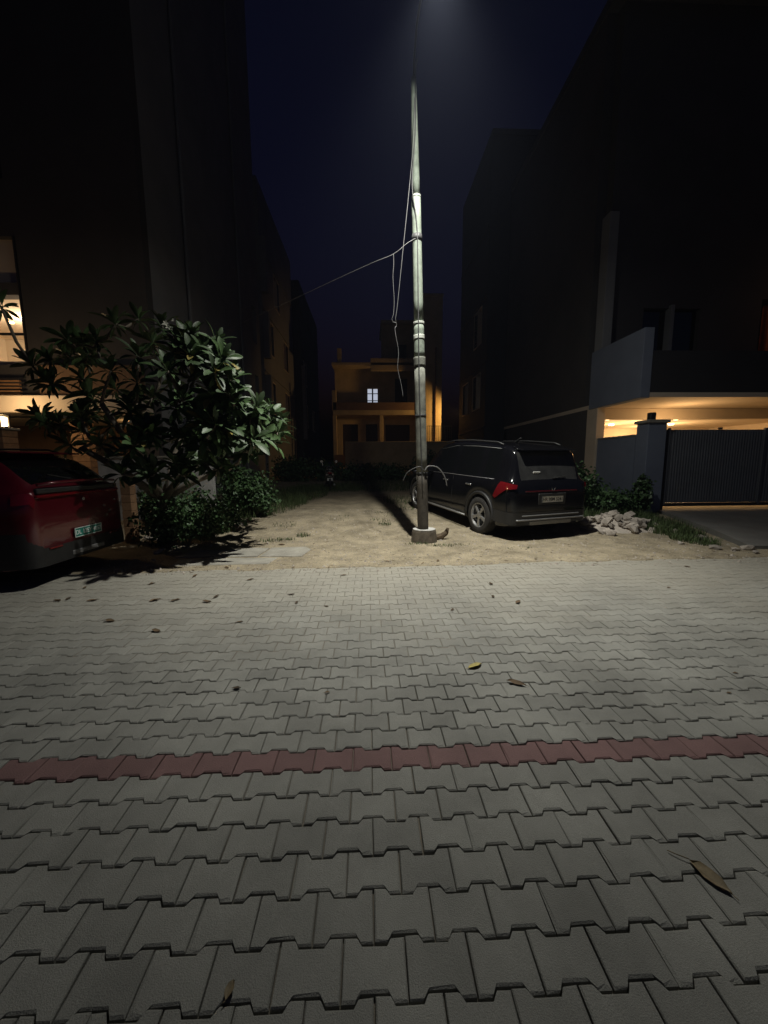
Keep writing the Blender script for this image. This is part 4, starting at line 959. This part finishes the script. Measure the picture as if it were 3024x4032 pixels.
for a, b in ((.12, 2.62), (2.70, 5.2)):
    q = MB(); n = int((b-a)/.012); 
    for i in range(n+1):
        x = a+(b-a)*i/n; ph = (i % 6)/6; yy = .006*(1 if ph < .3 else (-1 if .5 <= ph < .8 else 0))
        q.v += [(x, yy, .05), (x, yy, 1.93)]
    q.f = [(2*i, 2*i+2, 2*i+3, 2*i+1) for i in range(n)]; q.build('gate_sheet', 'gate_steel', gt)
    MB().bbox(a-.05, a, -.03, .03, .0, 1.97, .006).build('gate_stile', 'gate_steel', gt); MB().bbox(b, b+.05, -.03, .03, 0, 1.97, .006).build('gate_stile', 'gate_steel', gt)
    f = MB(); f.bbox(a-.05, b+.05, -.028, .028, -.04, .045, .006); f.build('gate_rail', 'frame_dark', gt)
    f = MB(); f.bbox(a-.02, b+.02, .02, .05, .9, .96, .006); f.build('gate_rail', 'gate_steel', gt)
MB().bbox(-.08, .06, -.05, .12, -.25, 1.93, .01).build('gate_post', 'frame_dark', gt)
MB().bbox(1.4, 1.48, -.04, .04, 1.935, 1.985, .01).build('gate_stop', 'frame_dark', gt)
dv = MB(); poly = [(6.35, 6.05), (9, 5.72), (13.5, 5.9), (13.5, 9.97), (7.52, 9.97), (7.35, 9.0), (6.9, 7.4)]
def dz(y): return .05+(y-5.6)*.038
n = len(poly); dv.v = [(x, y, dz(y)) for x, y in poly]+[(x, y, dz(y)-.3) for x, y in poly]; dv.f = [tuple(range(n)), *[((i+1) % n, i, n+i, n+(i+1) % n) for i in range(n)]]
tag(dv.build('driveway', 'driveway_concrete'), 'grey concrete driveway sloping up to the metal gate', None, kind='structure')

row_house('tall_house', 'black unlit house filling the right side of the lot behind the black car', 6.1, 16, 20.4, 26.2, 17, 'house_black',
    [(1.0, 1.4, 4.4, 1.8), (1.0, 1.4, 7.8, 1.8), (3.6, 1.2, 4.4, 1.8)], -1)

# ------------------------------------------------------------------ lit house at the far end
hf = thing('far_house', 'ochre house at the end of the lot lit by orange light', 'house', (1, 28.5, 1)); T3 = Vector((-1, -28.5, -1))
def G_(mb, nm, m, par=hf): return P_(mb, nm, m, par, T3)
G_(MB().box(3.9, 5.3, 28.4, 36, .5, 12.9), 'stair_tower', 'house_ochre')
G_(MB().tube([(4.85, 28.34, 1), (4.85, 28.34, 9.5)], .05, 8), 'drain_pipe', 'house_brown')
G_(MB().bbox(3.85, 5.35, 28.35, 36.05, 12.9, 13.1, .02), 'tower_cap', 'house_ochre')
w = MB(); wall(w, (-2.5, 30.2, 1), (1, 0, 0), (0, 0, 1), (0, .3, 0), 6.4, 7.4, [(.5, 1.7, 1.0, 3.35), (2.3, 3.2, 1.0, 3.35), (3.8, 5.7, 1.0, 3.3), (2.45, 3.25, 4.75, 6.0), (4.55, 5.5, 4.5, 6.75)]); G_(w, 'front_wall', 'house_ochre')
G_(MB().box(1.1, 3.9, 32, 32.3, 8.4, 12.2), 'upper_wall', 'house_ochre'); G_(MB().box(2.3, 3.1, 31.96, 31.99, 8.6, 10.7), 'upper_door', 'door_dark')
G_(MB().bbox(-2.55, 3.88, 28.6, 30.6, 4.85, 5.2, .02), 'porch_slab', 'house_ochre')
G_(MB().bbox(-2.6, 3.88, 28.9, 36, 8.4, 8.6, .02), 'roof_slab', 'house_ochre')
G_(MB().bbox(.2, 3.88, 28.9, 29.0, 8.0, 8.9, .02), 'roof_parapet', 'house_ochre')
G_(MB().box(1.05, 3.95, 31.5, 36, 12.2, 12.4), 'upper_roof', 'house_ochre')
G_(MB().bbox(-2.55, 3.88, 28.6, 28.7, 5.2, 5.75, .01), 'balcony_parapet', 'house_brown')
for x in (-2.45, .95, 3.7): G_(MB().bbox(x-.14, x+.14, 28.7, 28.98, .9, 4.85, .02), 'column', 'house_ochre')
G_(MB().bbox(-2.6, -2.3, 28.6, 28.9, 5.2, 6.6, .02), 'corner_pier', 'house_ochre'); G_(MB().bbox(-2.2, -1.9, 29, 29.3, 8.6, 9.6, .02), 'corner_pier', 'house_ochre')
for a, b, z0, z1 in ((-2.0, -.8, 2.0, 4.35), (-.2, .7, 2.0, 4.35), (1.3, 3.2, 2.0, 4.3), (2.05, 3.0, 5.5, 7.75)): G_(MB().box(a, b, 30.4, 30.45, z0, z1), 'door', 'door_dark')
for a in (-.04, .40):
    G_(MB().box(a, a+.33, 30.42, 30.45, 5.75, 7.0), 'lit_pane', 'soft_window')
fr = MB()
for a, b in ((-.06, -.035), (.30, .39), (.73, .76)): fr.box(a, b, 30.3, 30.4, 5.75, 7.0)
for z in (6.1, 6.62): fr.box(-.05, .75, 30.32, 30.4, z, z+.05)
G_(fr, 'window_frame', 'frame_dark')
G_(MB().box(-2.5, 5.3, 28.3, 36, .4, 2.0), 'plinth', 'house_brown')
fb = thing('far_boundary_wall', 'low plastered wall with a bar railing in front of the far lit house', 'wall', (2, 26.6, .9))
MB().bbox(-3.6, 3.9, -.1, .1, -.3, 1.95, .02).build('wall', 'house_ochre', fb)
for k in range(14): MB().tube([(2.05+k*.125, 0, 1.95), (2.05+k*.125, 0, 3.0)], .014, 5).build('railing_bar', 'frame_dark', fb)
MB().tube([(2.0, 0, 2.98), (3.75, 0, 2.98)], .018, 6).build('railing_top', 'frame_dark', fb)
ch = thing('garden_chair', 'small white chair on the porch of the far house', 'chair', (2.55, 29.0, 2.0))
MB().bbox(-.35, .35, -.2, .2, .38, .44, .01).build('seat', 'white_plastic', ch); MB().bbox(-.42, -.35, -.2, .2, .44, .95, .01).build('backrest', 'white_plastic', ch)
for a in (-.3, .3):
    for b in (-.17, .17): MB().box(a-.025, a+.025, b-.025, b+.025, .0, .38).build('leg', 'white_plastic', ch)
ch.location.z = 2.003
fl = thing('sodium_lamp', 'orange sodium street lamp hidden beyond the black house on the right', 'street lamp', (7.2, 27.4, 1))
MB().tube([(0, 0, -.2), (0, 0, 4.0)], [.07, .05], 10).build('pole', 'lamp_metal', fl, True)
MB().tube([(0, 0, 4.0), (-.1, 0, 4.1), (-.5, 0, 4.13)], .025, 8).build('arm', 'lamp_metal', fl, True)
MB().bbox(-.75, -.4, -.1, .1, 4.08, 4.20, .02).build('lamp_head', 'lamp_metal', fl); MB().box(-.72, -.45, -.07, .07, 4.065, 4.077).build('lens', 'sodium_glow', fl)
so = lamp('sodium_light', 'SPOT', (-.6, 0, 3.95), 420, (1, .56, .17), fl, .1, spot_size=R(125), spot_blend=.5)
so.rotation_euler = Vector((-3.2, 1.5, -1.0)).to_track_quat('-Z', 'Y').to_euler()

# ------------------------------------------------------------------ humid night air
hm = bpy.data.materials.new('haze_air'); hm.use_nodes = True; hn = hm.node_tree.nodes
hn.remove(hn['Principled BSDF']); pv = hn.new('ShaderNodeVolumePrincipled'); pv.inputs['Color'].default_value = (.66, .74, 1, 1)
pv.inputs['Density'].default_value = .0007; pv.inputs['Anisotropy'].default_value = .3
hm.node_tree.links.new(pv.outputs[0], hn['Material Output'].inputs['Volume'])
hz = MB().box(-60, 60, -30, 90, -1.2, 26).mesh('haze', 'dirt'); hz.materials.clear(); hz.materials.append(hm)
tag(link('haze', hz), 'thin humid night air filling the place', None, kind='stuff')
